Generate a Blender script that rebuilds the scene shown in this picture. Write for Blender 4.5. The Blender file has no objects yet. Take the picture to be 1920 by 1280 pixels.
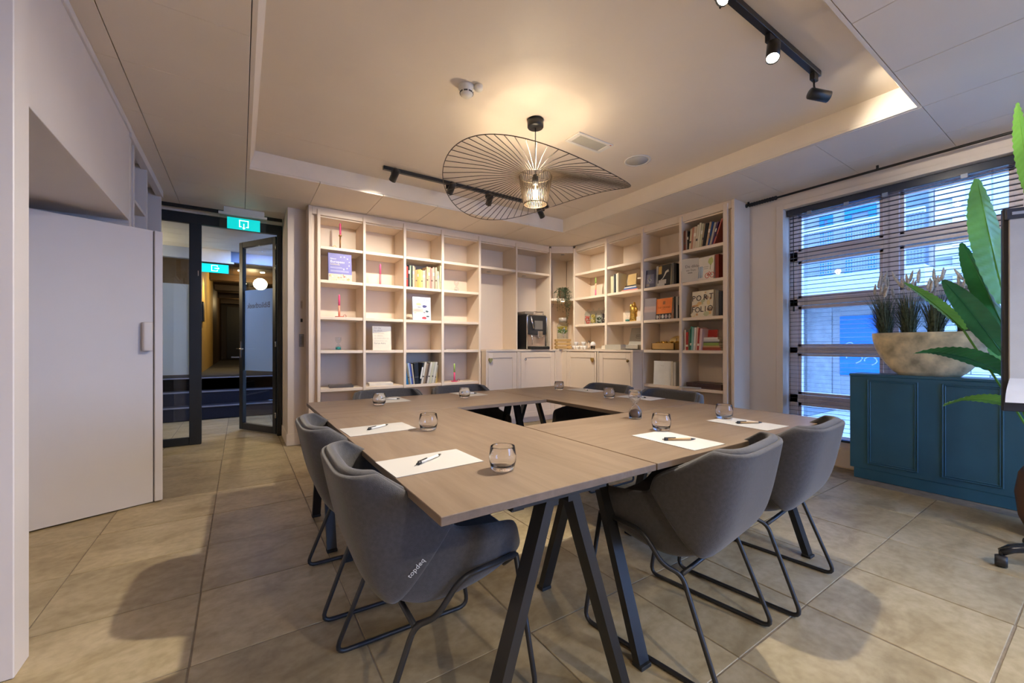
import bpy, bmesh, math, random
from mathutils import Vector, Matrix
random.seed(7)
PI = math.pi
R = math.radians
S = bpy.context.scene
COL = S.collection

# ------------------------------------------------------------------ camera, world, lights, exposure
cd = bpy.data.cameras.new('camera'); cam = bpy.data.objects.new('camera', cd); COL.objects.link(cam)
cd.sensor_width = 36.0; cd.lens = 767.0 / 1920.0 * 36.0; cd.shift_y = 9.5 / 1920.0; cd.clip_start = 0.02
cam.location = (0, 0, 1.12); cam.rotation_euler = (R(90), 0, R(-33.6)); S.camera = cam

W = bpy.data.worlds.new('sky'); S.world = W; W.use_nodes = True
bg = W.node_tree.nodes['Background']; bg.inputs[0].default_value = (0.23, 0.45, 1.0, 1); bg.inputs[1].default_value = 16.0
S.view_settings.view_transform = 'Standard'; S.view_settings.look = 'None'; S.view_settings.gamma = 1
S.view_settings.use_curve_mapping = False; S.view_settings.exposure = 0.22

WARM = (1.0, 0.90, 0.75)
def spot(loc, target, watts, deg=80, blend=0.6, col=WARM, rad=0.03):
    d = bpy.data.lights.new('spot', 'SPOT'); d.energy = watts; d.spot_size = R(deg); d.spot_blend = blend
    d.color = col; d.shadow_soft_size = rad
    o = bpy.data.objects.new('spot_light', d); COL.objects.link(o); o.location = loc
    o.rotation_euler = (Vector(target) - Vector(loc)).to_track_quat('-Z', 'Y').to_euler(); return o
def area(loc, target, watts, sx, sy, col=WARM, portal=False):
    d = bpy.data.lights.new('area', 'AREA'); d.energy = watts; d.shape = 'RECTANGLE'; d.size = sx; d.size_y = sy; d.color = col
    if portal: d.cycles.is_portal = True
    o = bpy.data.objects.new('area_light', d); COL.objects.link(o); o.location = loc
    o.rotation_euler = (Vector(target) - Vector(loc)).to_track_quat('-Z', 'Y').to_euler(); return o
def point(loc, watts, col=WARM, rad=0.04):
    d = bpy.data.lights.new('bulb', 'POINT'); d.energy = watts; d.color = col; d.shadow_soft_size = rad
    o = bpy.data.objects.new('bulb_light', d); COL.objects.link(o); o.location = loc; return o
sd = bpy.data.lights.new('sun', 'SUN'); sd.energy = 3.2; sd.color = (1.0, 0.9, 0.75); sd.angle = R(0.6)
so = bpy.data.objects.new('sun', sd); COL.objects.link(so); so.rotation_euler = Vector((0.68, 0.02, -0.72)).to_track_quat('-Z', 'Y').to_euler()
area((5.0, 1.18, 1.33), (0, 1.18, 1.33), 1, 2.4, 1.7, portal=True)
area((3.1, -3.3, 1.4), (3.1, 0, 1.4), 1, 1.8, 2.2, portal=True)
area((5.0, -1.33, 1.33), (0, -1.33, 1.33), 1, 2.4, 2.8, portal=True)
# track heads: (lens point, aim, watts)
HEADS_A = [((1.22, 3.92, 2.72), (0.95, 5.2, 1.6)), ((1.82, 3.92, 2.72), (1.7, 5.2, 1.4)),
           ((2.30, 3.94, 2.70), (2.5, 5.2, 1.4)), ((3.07, 3.95, 2.70), (4.2, 4.4, 1.6))]
HEADS_B = [((1.86, 1.04, 2.73), (-0.1, 1.9, 0.3)), ((2.37, 1.05, 2.66), (1.3, 0.7, 0.4)), ((3.10, 1.05, 2.70), (5.3, -0.5, 2.1))]
for (p, t), w in zip(HEADS_A, (90, 90, 92, 150)): spot(p, t, w, 88, 0.8)
for (p, t), w in zip(HEADS_B, (300, 150, 48)): spot(p, t, w, 95, 0.9)
# fill spots added behind the camera to lift the ambient light, no fittings
for p in ((0.6, -1.6, 2.66), (2.4, -1.6, 2.66)): spot(p, (p[0], p[1], 0), 150, 140, 0.9)
point((1.895, 2.526, 2.30), 46, (1.0, 0.83, 0.62), 0.035)
# warm hall lamps; blue area light imitates daylight from an unseen hall window
point((0.25, 12.0, 2.6), 28, (1.0, 0.72, 0.35), 0.1); point((0.25, 17.0, 2.6), 14, (1.0, 0.72, 0.35), 0.1)
spot((-0.35, 10.5, 2.75), (-0.63, 10.6, 1.2), 75, 90, 0.8, (1.0, 0.72, 0.3))
point((-1.6, 7.2, 2.2), 40, (1.0, 0.8, 0.5), 0.1); area((0.3, 7.2, 2.55), (0.5, 7.6, 0.4), 28, 0.5, 0.5, (0.25, 0.45, 1.0))
spot((4.32, 4.98, 1.84), (4.28, 4.98, 1.0), 10.0, 120, 0.8, (1.0, 0.8, 0.55), 0.02)

# ------------------------------------------------------------------ materials
MATS = {}
def M(name, col=(0.8, 0.8, 0.8), rough=0.5, metal=0.0, var=0.06, scale=8.0, bump=0.0, bscale=60.0, emit=0.0, trans=0.0, ior=1.45, coat=0.0, sheen=0.0, spec=0.5, stretch=None, rand=0.0):
    if name in MATS: return MATS[name]
    m = bpy.data.materials.new(name); m.use_nodes = True; nt = m.node_tree; N = nt.nodes; L = nt.links
    p = N['Principled BSDF']
    tc = N.new('ShaderNodeTexCoord'); src = tc.outputs['Object']
    if stretch:
        mp = N.new('ShaderNodeMapping'); mp.inputs['Scale'].default_value = stretch; L.new(src, mp.inputs['Vector']); src = mp.outputs[0]
    if rand:
        oi = N.new('ShaderNodeObjectInfo'); va = N.new('ShaderNodeVectorMath'); va.operation = 'ADD'
        sc_ = N.new('ShaderNodeVectorMath'); sc_.operation = 'SCALE'; sc_.inputs['Scale'].default_value = 37.0
        cb = N.new('ShaderNodeCombineXYZ'); L.new(oi.outputs['Random'], cb.inputs[0]); L.new(oi.outputs['Random'], cb.inputs[2])
        L.new(cb.outputs[0], sc_.inputs[0]); L.new(src, va.inputs[0]); L.new(sc_.outputs[0], va.inputs[1]); src = va.outputs[0]
    nz = N.new('ShaderNodeTexNoise'); nz.inputs['Scale'].default_value = scale; nz.inputs['Detail'].default_value = 4
    L.new(src, nz.inputs['Vector'])
    cr = N.new('ShaderNodeValToRGB'); a = [max(0, c * (1 - var)) for c in col]; b = [min(1, c * (1 + var)) for c in col]
    cr.color_ramp.elements[0].position = 0.3; cr.color_ramp.elements[1].position = 0.7
    cr.color_ramp.elements[0].color = (*a, 1); cr.color_ramp.elements[1].color = (*b, 1)
    L.new(nz.outputs['Fac'], cr.inputs[0]); out = cr.outputs[0]
    if rand:
        hs = N.new('ShaderNodeHueSaturation'); mr = N.new('ShaderNodeMapRange'); mr.inputs[3].default_value = 1 - rand; mr.inputs[4].default_value = 1 + rand
        L.new(oi.outputs['Random'], mr.inputs[0]); L.new(mr.outputs[0], hs.inputs['Value']); L.new(out, hs.inputs['Color']); out = hs.outputs[0]
    L.new(out, p.inputs['Base Color'])
    p.inputs['Roughness'].default_value = rough; p.inputs['Metallic'].default_value = metal
    p.inputs['Specular IOR Level'].default_value = spec
    if trans: p.inputs['Transmission Weight'].default_value = trans; p.inputs['IOR'].default_value = ior
    if coat: p.inputs['Coat Weight'].default_value = coat
    if sheen: p.inputs['Sheen Weight'].default_value = sheen; p.inputs['Sheen Roughness'].default_value = 0.5
    if emit: L.new(out, p.inputs['Emission Color']); p.inputs['Emission Strength'].default_value = emit
    if bump:
        n2 = N.new('ShaderNodeTexNoise'); n2.inputs['Scale'].default_value = bscale; n2.inputs['Detail'].default_value = 3; L.new(src, n2.inputs['Vector'])
        bp = N.new('ShaderNodeBump'); bp.inputs['Strength'].default_value = bump; bp.inputs['Distance'].default_value = 0.004
        L.new(n2.outputs['Fac'], bp.inputs['Height']); L.new(bp.outputs[0], p.inputs['Normal'])
    MATS[name] = m; return m
def C(col, rough=0.5, **k):
    n = 'c_%02x%02x%02x_%d' % (*[int(max(0, min(255, c * 255))) for c in col], int(rough * 100)); return M(n, col, rough, **k)
def pane_mat(name, tint=(1, 1, 1), refl=0.09, rough=0.0):
    m = bpy.data.materials.new(name); m.use_nodes = True; nt = m.node_tree; N = nt.nodes; L = nt.links; N.clear()
    o = N.new('ShaderNodeOutputMaterial'); t = N.new('ShaderNodeBsdfTransparent'); t.inputs[0].default_value = (*tint, 1)
    g = N.new('ShaderNodeBsdfGlossy'); g.inputs['Roughness'].default_value = rough; x = N.new('ShaderNodeMixShader')
    f = N.new('ShaderNodeLayerWeight'); pw = N.new('ShaderNodeMath'); pw.operation = 'POWER'; pw.inputs[1].default_value = 4.0
    mr = N.new('ShaderNodeMapRange'); mr.inputs[3].default_value = 0.05; mr.inputs[4].default_value = 0.85; L.new(f.outputs['Facing'], pw.inputs[0]); L.new(pw.outputs[0], mr.inputs[0])
    L.new(mr.outputs[0], x.inputs[0]); L.new(t.outputs[0], x.inputs[1]); L.new(g.outputs[0], x.inputs[2]); L.new(x.outputs[0], o.inputs[0]); return m
PANE = pane_mat('window_glass', (0.93, 0.96, 0.97))
def frost_mat():
    m = bpy.data.materials.new('frosted_film'); m.use_nodes = True; nt = m.node_tree; N = nt.nodes; L = nt.links; N.clear()
    o = N.new('ShaderNodeOutputMaterial'); t = N.new('ShaderNodeBsdfTranslucent'); t.inputs[0].default_value = (0.8, 0.85, 0.88, 1)
    d = N.new('ShaderNodeBsdfDiffuse'); d.inputs[0].default_value = (0.62, 0.65, 0.66, 1); tr = N.new('ShaderNodeBsdfTransparent')
    n = N.new('ShaderNodeTexNoise'); n.inputs['Scale'].default_value = 90
    x = N.new('ShaderNodeMixShader'); x.inputs[0].default_value = 0.45; y = N.new('ShaderNodeMixShader')
    mr = N.new('ShaderNodeMapRange'); mr.inputs[3].default_value = 0.12; mr.inputs[4].default_value = 0.2; L.new(n.outputs['Fac'], mr.inputs[0]); L.new(mr.outputs[0], y.inputs[0])
    L.new(t.outputs[0], x.inputs[1]); L.new(d.outputs[0], x.inputs[2]); L.new(x.outputs[0], y.inputs[1]); L.new(tr.outputs[0], y.inputs[2]); L.new(y.outputs[0], o.inputs[0]); return m
FROST = frost_mat()
PAINT = M('wall_paint', (0.74, 0.635, 0.54), 0.6, var=0.02, scale=3, bump=0.05, bscale=120)
CEIL = M('ceiling_paint', (0.80, 0.695, 0.575), 0.55, var=0.025, scale=2, bump=0.03, bscale=150)
WHITE = M('white_lacquer', (0.70, 0.65, 0.63), 0.45, var=0.02, scale=3)
SHELF = M('shelf_lacquer', (0.79, 0.655, 0.52), 0.45, var=0.02, scale=3)
GROUT = M('grout', (0.26, 0.21, 0.15), 0.9, var=0.2, scale=20)
ANTH = M('anthracite_frame', (0.018, 0.021, 0.026), 0.4, var=0.1)
BLACK = M('black_metal', (0.012, 0.012, 0.013), 0.38, var=0.1)
CHROME = M('chrome', (0.75, 0.75, 0.76), 0.18, 1.0, var=0.03)
BRASS = M('brass', (0.62, 0.42, 0.12), 0.3, 1.0, var=0.12)
FABRIC = M('charcoal_felt', (0.058, 0.054, 0.055), 0.9, var=0.16, scale=90, bump=0.35, bscale=420, sheen=0.25)
PAPER = M('paper', (0.50, 0.485, 0.47), 0.7, var=0.01)
GLASS = M('clear_glass', (1, 1, 1), 0.0, var=0.0, trans=1.0, ior=1.45)
TEAL = M('teal_lacquer', (0.032, 0.115, 0.16), 0.36, var=0.08, scale=5)
LAMP = M('lit_lens', (1.0, 0.88, 0.68), 0.4, emit=25.0, var=0.0)
DARKT = M('dark_print', (0.05, 0.045, 0.04), 0.6)

def floor_mat():
    m = bpy.data.materials.new('limestone_tile'); m.use_nodes = True; nt = m.node_tree; N = nt.nodes; L = nt.links; p = N['Principled BSDF']
    tc = N.new('ShaderNodeTexCoord'); oi = N.new('ShaderNodeObjectInfo'); cb = N.new('ShaderNodeCombineXYZ')
    mu = N.new('ShaderNodeMath'); mu.operation = 'MULTIPLY'; mu.inputs[1].default_value = 53.0; L.new(oi.outputs['Random'], mu.inputs[0]); L.new(mu.outputs[0], cb.inputs[0]); L.new(mu.outputs[0], cb.inputs[1])
    ad = N.new('ShaderNodeVectorMath'); L.new(tc.outputs['Object'], ad.inputs[0]); L.new(cb.outputs[0], ad.inputs[1])
    mp = N.new('ShaderNodeMapping'); mp.inputs['Scale'].default_value = (1.0, 1.8, 1); L.new(ad.outputs[0], mp.inputs['Vector'])
    n1 = N.new('ShaderNodeTexNoise'); n1.inputs['Scale'].default_value = 3.2; n1.inputs['Detail'].default_value = 7; n1.inputs['Roughness'].default_value = 0.62; n1.inputs['Distortion'].default_value = 0.6; L.new(mp.outputs[0], n1.inputs['Vector'])
    cr = N.new('ShaderNodeValToRGB'); e = cr.color_ramp.elements
    e[0].position = 0.28; e[0].color = (0.32, 0.24, 0.125, 1); e[1].position = 0.72; e[1].color = (0.56, 0.46, 0.30, 1)
    e2 = cr.color_ramp.elements.new(0.5); e2.color = (0.455, 0.365, 0.215, 1); L.new(n1.outputs['Fac'], cr.inputs[0])
    n2 = N.new('ShaderNodeTexNoise'); n2.inputs['Scale'].default_value = 26; n2.inputs['Detail'].default_value = 4; L.new(ad.outputs[0], n2.inputs['Vector'])
    mx = N.new('ShaderNodeMix'); mx.data_type = 'RGBA'; mx.blend_type = 'MULTIPLY'; mx.inputs[0].default_value = 0.35
    c2 = N.new('ShaderNodeValToRGB'); c2.color_ramp.elements[0].position = 0.35; c2.color_ramp.elements[0].color = (0.6, 0.56, 0.5, 1); c2.color_ramp.elements[1].position = 0.6; c2.color_ramp.elements[1].color = (1, 1, 1, 1)
    L.new(n2.outputs['Fac'], c2.inputs[0]); L.new(cr.outputs[0], mx.inputs[6]); L.new(c2.outputs[0], mx.inputs[7])
    hs = N.new('ShaderNodeHueSaturation'); mr = N.new('ShaderNodeMapRange'); mr.inputs[3].default_value = 0.86; mr.inputs[4].default_value = 1.1; L.new(oi.outputs['Random'], mr.inputs[0]); L.new(mr.outputs[0], hs.inputs['Value']); L.new(mx.outputs[2], hs.inputs['Color'])
    L.new(hs.outputs[0], p.inputs['Base Color']); p.inputs['Specular IOR Level'].default_value = 0.4
    r2 = N.new('ShaderNodeMapRange'); r2.inputs[3].default_value = 0.33; r2.inputs[4].default_value = 0.55; L.new(n1.outputs['Fac'], r2.inputs[0]); L.new(r2.outputs[0], p.inputs['Roughness'])
    bp = N.new('ShaderNodeBump'); bp.inputs['Strength'].default_value = 0.12; bp.inputs['Distance'].default_value = 0.01; L.new(n1.outputs['Fac'], bp.inputs['Height']); L.new(bp.outputs[0], p.inputs['Normal'])
    return m
TILE = floor_mat()
def wood_mat():
    m = bpy.data.materials.new('taupe_oak'); m.use_nodes = True; nt = m.node_tree; N = nt.nodes; L = nt.links; p = N['Principled BSDF']
    tc = N.new('ShaderNodeTexCoord'); mp = N.new('ShaderNodeMapping'); mp.inputs['Scale'].default_value = (9.0, 0.9, 9.0); L.new(tc.outputs['Object'], mp.inputs['Vector'])
    oi = N.new('ShaderNodeObjectInfo'); ad = N.new('ShaderNodeVectorMath'); cb = N.new('ShaderNodeCombineXYZ'); mu = N.new('ShaderNodeMath'); mu.operation = 'MULTIPLY'; mu.inputs[1].default_value = 29
    L.new(oi.outputs['Random'], mu.inputs[0]); L.new(mu.outputs[0], cb.inputs[0]); L.new(mp.outputs[0], ad.inputs[0]); L.new(cb.outputs[0], ad.inputs[1])
    n1 = N.new('ShaderNodeTexNoise'); n1.inputs['Scale'].default_value = 2.2; n1.inputs['Detail'].default_value = 8; n1.inputs['Roughness'].default_value = 0.65; n1.inputs['Distortion'].default_value = 0.5; L.new(ad.outputs[0], n1.inputs['Vector'])
    cr = N.new('ShaderNodeValToRGB'); e = cr.color_ramp.elements; e[0].position = 0.25; e[0].color = (0.155, 0.107, 0.072, 1); e[1].position = 0.75; e[1].color = (0.265, 0.195, 0.138, 1)
    L.new(n1.outputs['Fac'], cr.inputs[0]); L.new(cr.outputs[0], p.inputs['Base Color']); p.inputs['Roughness'].default_value = 0.36; p.inputs['Specular IOR Level'].default_value = 0.45
    bp = N.new('ShaderNodeBump'); bp.inputs['Strength'].default_value = 0.08; bp.inputs['Distance'].default_value = 0.003; L.new(n1.outputs['Fac'], bp.inputs['Height']); L.new(bp.outputs[0], p.inputs['Normal'])
    return m
OAK = wood_mat()

# ------------------------------------------------------------------ mesh helpers
class MB:
    def __init__(s): s.v = []; s.f = []; s.mi = []; s.sm = []
    def add(s, vs, fs, mi=0, sm=False, mat=None):
        o = len(s.v)
        s.v += [tuple(mat @ Vector(v)) if mat else tuple(v) for v in vs]
        for f in fs: s.f.append([i + o for i in f]); s.mi.append(mi); s.sm.append(sm)
        return s
    def box(s, x0, y0, z0, x1, y1, z1, bev=0.0, mi=0, mat=None, seg=1):
        if bev <= 0:
            vs = [(x0, y0, z0), (x1, y0, z0), (x1, y1, z0), (x0, y1, z0), (x0, y0, z1), (x1, y0, z1), (x1, y1, z1), (x0, y1, z1)]
            return s.add(vs, [(0, 3, 2, 1), (4, 5, 6, 7), (0, 1, 5, 4), (1, 2, 6, 5), (2, 3, 7, 6), (3, 0, 4, 7)], mi, False, mat)
        bm = bmesh.new(); bmesh.ops.create_cube(bm, size=1)
        for v in bm.verts: v.co = Vector(((x0 + x1) / 2 + v.co.x * (x1 - x0), (y0 + y1) / 2 + v.co.y * (y1 - y0), (z0 + z1) / 2 + v.co.z * (z1 - z0)))
        bev = min(bev, 0.45 * min(abs(x1 - x0), abs(y1 - y0), abs(z1 - z0)))
        bmesh.ops.bevel(bm, geom=list(bm.edges), offset=bev, segments=seg, affect='EDGES', profile=0.5)
        bm.verts.index_update(); s.add([v.co[:] for v in bm.verts], [[v.index for v in f.verts] for f in bm.faces], mi, seg > 1, mat); bm.free(); return s
    def lathe(s, prof, n=24, mi=0, sm=True, mat=None, c=(0, 0)):
        vs = []; fs = []; k = len(prof)
        for i in range(n):
            a = 2 * PI * i / n
            vs += [(c[0] + r * math.cos(a), c[1] + r * math.sin(a), z) for r, z in prof]
        for i in range(n):
            j = (i + 1) % n
            for q in range(k - 1):
                if prof[q][0] == 0 and prof[q + 1][0] == 0: continue
                fs.append((i * k + q, j * k + q, j * k + q + 1, i * k + q + 1))
        return s.add(vs, fs, mi, sm, mat)
    def tube(s, pts, r, n=8, mi=0, closed=False, mat=None, flat=None, cap=True):
        pts = [Vector(p) for p in pts]; m = len(pts); vs = []; fs = []
        t0 = (pts[1] - pts[0]).normalized(); up = Vector((0, 0, 1)) if abs(t0.z) < 0.9 else Vector((0, 1, 0))
        nrm = t0.cross(up).normalized()
        for i, p in enumerate(pts):
            a = pts[(i - 1) % m] if (closed or i > 0) else p; b = pts[(i + 1) % m] if (closed or i < m - 1) else p
            t = (b - a).normalized(); nrm = (nrm - t * nrm.dot(t)).normalized(); bn = t.cross(nrm)
            rr = r[i] if isinstance(r, (list, tuple)) else r
            for k in range(n):
                an = 2 * PI * k / n + PI / n
                w, h = flat if flat else (1, 1)
                vs.append(p + nrm * rr * w * math.cos(an) + bn * rr * h * math.sin(an))
        for i in range(m if closed else m - 1):
            j = (i + 1) % m
            for k in range(n):
                l = (k + 1) % n; fs.append((i * n + k, i * n + l, j * n + l, j * n + k))
        if cap and not closed: fs.append(list(range(n))[::-1]); fs.append([(m - 1) * n + k for k in range(n)])
        return s.add([v[:] for v in vs], fs, mi, n > 4, mat)
    def grid(s, fn, nu, nv, mi=0, sm=True, mat=None):
        vs = [fn(i / nu, j / nv) for j in range(nv + 1) for i in range(nu + 1)]; w = nu + 1
        fs = [(j * w + i, j * w + i + 1, (j + 1) * w + i + 1, (j + 1) * w + i) for j in range(nv) for i in range(nu)]
        return s.add(vs, fs, mi, sm, mat)
    def ball(s, c, r, n=8, mi=0, sq=(1, 1, 1)):
        k = max(4, n // 2 + 1); prof = [(r * math.sin(PI * i / k), -r * math.cos(PI * i / k)) for i in range(k + 1)]
        prof[0] = (0.0005, prof[0][1]); prof[-1] = (0.0005, prof[-1][1])
        return s.lathe(prof, n, mi, True, Matrix.Translation(c) @ Matrix.Diagonal((*sq, 1)))
    def prism(s, poly, z0, z1, mi=0, mat=None):
        n = len(poly); vs = [(x, y, z0) for x, y in poly] + [(x, y, z1) for x, y in poly]
        fs = [list(range(n))[::-1], [n + i for i in range(n)]] + [(i, (i + 1) % n, n + (i + 1) % n, n + i) for i in range(n)]
        return s.add(vs, fs, mi, False, mat)
    def mesh(s, name, mats):
        me = bpy.data.meshes.new(name); me.from_pydata(s.v, [], s.f)
        for m in (mats if isinstance(mats, (list, tuple)) else [mats]): me.materials.append(m)
        me.polygons.foreach_set('material_index', s.mi); me.polygons.foreach_set('use_smooth', s.sm); me.update(); return me
def put(name, me, parent=None, loc=(0, 0, 0), rot=(0, 0, 0)):
    o = bpy.data.objects.new(name, me); COL.objects.link(o); o.location = loc; o.rotation_euler = rot
    if parent: o.parent = parent
    return o
def part(name, mb, mat, parent=None, loc=(0, 0, 0), rot=(0, 0, 0), label=None):
    o = put(name, mb.mesh(name, mat), parent, loc, rot)
    if label: o['label'] = label
    return o
def pbox(name, b, mat, parent=None, bev=0.002, label=None): return part(name, MB().box(*b, bev), mat, parent, label=label)
def tag(o, label, cat, group=None):
    o['label'] = label; o['category'] = cat
    if group: o['group'] = group
    return o
def thing(name, label, cat, loc=(0, 0, 0), rz=0.0, group=None):
    o = bpy.data.objects.new(name, None); o.empty_display_size = 0.1; COL.objects.link(o); o.location = loc; o.rotation_euler = (0, 0, rz)
    return tag(o, label, cat, group)
def struct(o): o['kind'] = 'structure'; return o
def sempty(name):
    o = bpy.data.objects.new(name, None); COL.objects.link(o); o['kind'] = 'structure'; return o
def stuff(o): o['kind'] = 'stuff'; return o
KIDS = {}
def dup(src, loc, rz=0.0, label=None, group=None):
    r = src.copy(); COL.objects.link(r); r.location = loc; r.rotation_euler = (0, 0, rz)
    if label: r['label'] = label
    if group: r['group'] = group
    for ch in [o for o in COL.objects if o.parent == src]:
        c = ch.copy(); COL.objects.link(c); c.parent = r
        for g in [o for o in COL.objects if o.parent == ch]:
            d = g.copy(); COL.objects.link(d); d.parent = c
    return r
def fillet(pts, rad, n=5):
    pts = [Vector(p) for p in pts]; out = [pts[0]]
    for i in range(1, len(pts) - 1):
        a, b, c = pts[i - 1], pts[i], pts[i + 1]; d1 = (a - b); d2 = (c - b); r = min(rad, d1.length * 0.45, d2.length * 0.45)
        p = b + d1.normalized() * r; q = b + d2.normalized() * r
        for k in range(n + 1): t = k / n; out.append(p * (1 - t) ** 2 + b * 2 * t * (1 - t) + q * t * t)
    out.append(pts[-1]); return out
def txt(parent, s, size, mat, loc, rot=(R(90), 0, 0), name='lettering', align='CENTER', sx=1.0, ext=0.0004):
    cu = bpy.data.curves.new(name, 'FONT'); cu.body = s; cu.size = size; cu.align_x = align; cu.align_y = 'CENTER'; cu.extrude = ext; cu.resolution_u = 2
    t = bpy.data.objects.new(name, cu); me = bpy.data.meshes.new_from_object(t); bpy.data.objects.remove(t)
    me.materials.clear(); me.materials.append(mat)
    o = put(name, me, parent, loc, rot); o.scale = (sx, 1, 1); return o
ORD = 'first second third fourth fifth sixth seventh eighth ninth tenth eleventh twelfth thirteenth fourteenth fifteenth sixteenth seventeenth eighteenth nineteenth twentieth twenty-first twenty-second'.split()

# ------------------------------------------------------------------ floor
floor = struct(pbox('floor', (-3.2, -3.1, -0.12, 4.95, 8.6, -0.004), GROUT, bev=0))
TX = [-0.15 + 0.5495 * k for k in range(-3, 10)]; TY = [0.25 + 0.523 * k for k in range(-3, 15)]
tw, th = 0.5495 - 0.006, 0.523 - 0.006
tm = MB().box(-tw / 2, -th / 2, -0.03, tw / 2, th / 2, 0.0, 0.0016).mesh('tile', TILE)
for i in range(len(TX) - 1):
    for j in range(len(TY) - 1):
        if TX[i] > 4.2: continue
        put('tile', tm, floor, ((TX[i] + TX[i + 1]) / 2 + random.uniform(-.0015, .0015), (TY[j] + TY[j + 1]) / 2 + random.uniform(-.0015, .0015), -0.001 + random.uniform(-0.0008, 0.0008)), (0, 0, R(random.uniform(-0.15, 0.15))))
tm2 = MB().box(-0.128, -th / 2, -0.03, 0.128, th / 2, 0.0, 0.003).mesh('tile', TILE)
for j in range(len(TY) - 1): put('tile', tm2, floor, (4.80 - 0.02, (TY[j] + TY[j + 1]) / 2, -0.001))

tm3 = MB().box(-tw / 2, -.118, -0.03, tw / 2, .118, 0.0, 0.0016).mesh('tile', TILE)
for i in range(len(TX) - 7): put('tile', tm3, floor, ((TX[i] + TX[i + 1]) / 2, 7.695, -0.001))
# ------------------------------------------------------------------ ceiling with recess
HC, HU = 2.69, 2.865
CX0, CX1, CY0, CY1 = 0.07, 3.70, 0.765, 4.30
mb = MB()
for b in ((-1.6, -3.1, 2.712, CX0 - 0.02, 6.1, 2.74), (CX1 + 0.02, -3.1, 2.712, 4.95, 6.1, 2.74), (CX0 - 0.02, -3.1, 2.712, CX1 + 0.02, CY0 - 0.02, 2.74), (CX0 - 0.02, CY1 + 0.02, 2.712, CX1 + 0.02, 6.1, 2.74)): mb.box(*b)
mb.box(-3.2, -3.2, 2.90, 5.0, 6.1, 2.98)
ceiling = struct(part('ceiling', mb, M('ceiling_void', (0.08, 0.065, 0.05), 0.9)))
GX = [-1.4, -0.552, 0.045, 0.64, 1.245, 1.85, 2.48, 3.12, 3.725, 4.33, 4.72]; GY = [-3.0, -2.26, -1.66, -1.06, -0.46, 0.14, 0.745, 1.35, 1.95, 2.46, 3.05, 3.66, 4.30, 4.97, 5.50, 6.08]
g = 0.0022
for i in range(len(GX) - 1):
    for j in range(len(GY) - 1):
        x0, x1, y0, y1 = GX[i], GX[i + 1], GY[j], GY[j + 1]
        if x0 > 0.0 and x1 < 3.73 and y0 > 0.7 and y1 < 4.31: continue
        gg = g * (0.5 if x1 < 0.1 else 1)
        part('ceiling_panel', MB().box(x0 + g, y0 + gg * 0.7, HC, x1 - g, y1 - gg * 0.7, HC + 0.018, 0.0015), CEIL, ceiling)
for b in ((0.045 + g, 0.745, HC + .001, CX0, 4.30, HC + .02), (CX1, 0.745, HC + .001, 3.725 - g, 4.30, HC + .02), (CX0, 0.745 + g, HC + .001, CX1, CY0, HC + .02)):
    pbox('edge_trim', b, CEIL, ceiling, 0.001)
RSD = M('recess_paint', (0.82, 0.72, 0.60), 0.55, var=0.02)
pbox('recess_side', (CX0 - 0.02, CY1 + .0005, HC + .019, CX1 + 0.02, CY1 + 0.018, HU + 0.02), RSD, ceiling, 0)
pbox('recess_side', (CX0 - 0.02, CY0 - 0.018, HC + .0205, CX1 + 0.02, CY0, HU + 0.02), RSD, ceiling, 0)
part('recess_side', MB().add([(CX0 - 0.02, CY0, HC + .0205), (CX0, CY0, HC + .0205), (CX0, CY1, HC + .0205), (CX0 - 0.02, CY1, HC + .0205), (CX0 + 0.02, CY0, HU + .02), (CX0 + 0.045, CY0, HU + .02), (CX0 + 0.045, CY1, HU + .02), (CX0 + 0.02, CY1, HU + .02)],
     [(0, 3, 2, 1), (4, 5, 6, 7), (0, 1, 5, 4), (1, 2, 6, 5), (2, 3, 7, 6), (3, 0, 4, 7)]), RSD, ceiling)
pbox('recess_side', (CX1, CY0, HC + .0205, CX1 + 0.018, CY1, HU + 0.02), RSD, ceiling, 0)
pbox('recess_panel', (CX0 - 0.02, CY0 - 0.02, HU, CX1 + 0.02, 3.858, HU + 0.02), CEIL, ceiling, 0.0015)
pbox('recess_panel', (CX0 - 0.02, 3.862, HU, CX1 + 0.02, CY1 + 0.02, HU + 0.02), CEIL, ceiling, 0.0015)

# ------------------------------------------------------------------ walls
struct(pbox('wall_back', (0.64, 5.41, 0, 4.95, 5.52, 2.9), PAINT, bev=0))
struct(pbox('wall_pillar', (0.444, 5.24, 0, 0.68, 6.0, 2.712), PAINT, bev=0.003))
struct(pbox('baseboard_pillar', (0.434, 5.23, 0.001, 0.63, 5.90, 0.135), PAINT, bev=0.002))
struct(pbox('wall_door', (-3.2, 5.90, 2.64, 0.444, 6.02, 2.712), PAINT, bev=0))
struct(pbox('wall_door_left', (-3.2, 5.90, 0, -0.95, 6.02, 2.64), PAINT, bev=0))
struct(pbox('wall_left', (-1.5, -3.1, 0, -1.4, 5.90, 2.9), PAINT, bev=0))
struct(pbox('wall_left_end', (-1.4, 2.08, 0, -0.636, 2.2, 2.69), WHITE, bev=0.003))
wf = sempty('wall_front')
for b in ((-1.5, -3.2, 0, 2.2, -3.1, 2.9), (4.0, -3.2, 0, 4.95, -3.1, 2.9), (2.2, -3.2, 2.5, 4.0, -3.1, 2.9), (2.2, -3.2, 0, 4.0, -3.1, 0.3)): pbox('wall_piece', b, PAINT, wf, 0)
wr = sempty('wall_right')
WY0, WY1, WZ0, WZ1, V0, V1 = 0.40, 1.972, 0.16, 2.535, -2.7, 0.05
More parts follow.
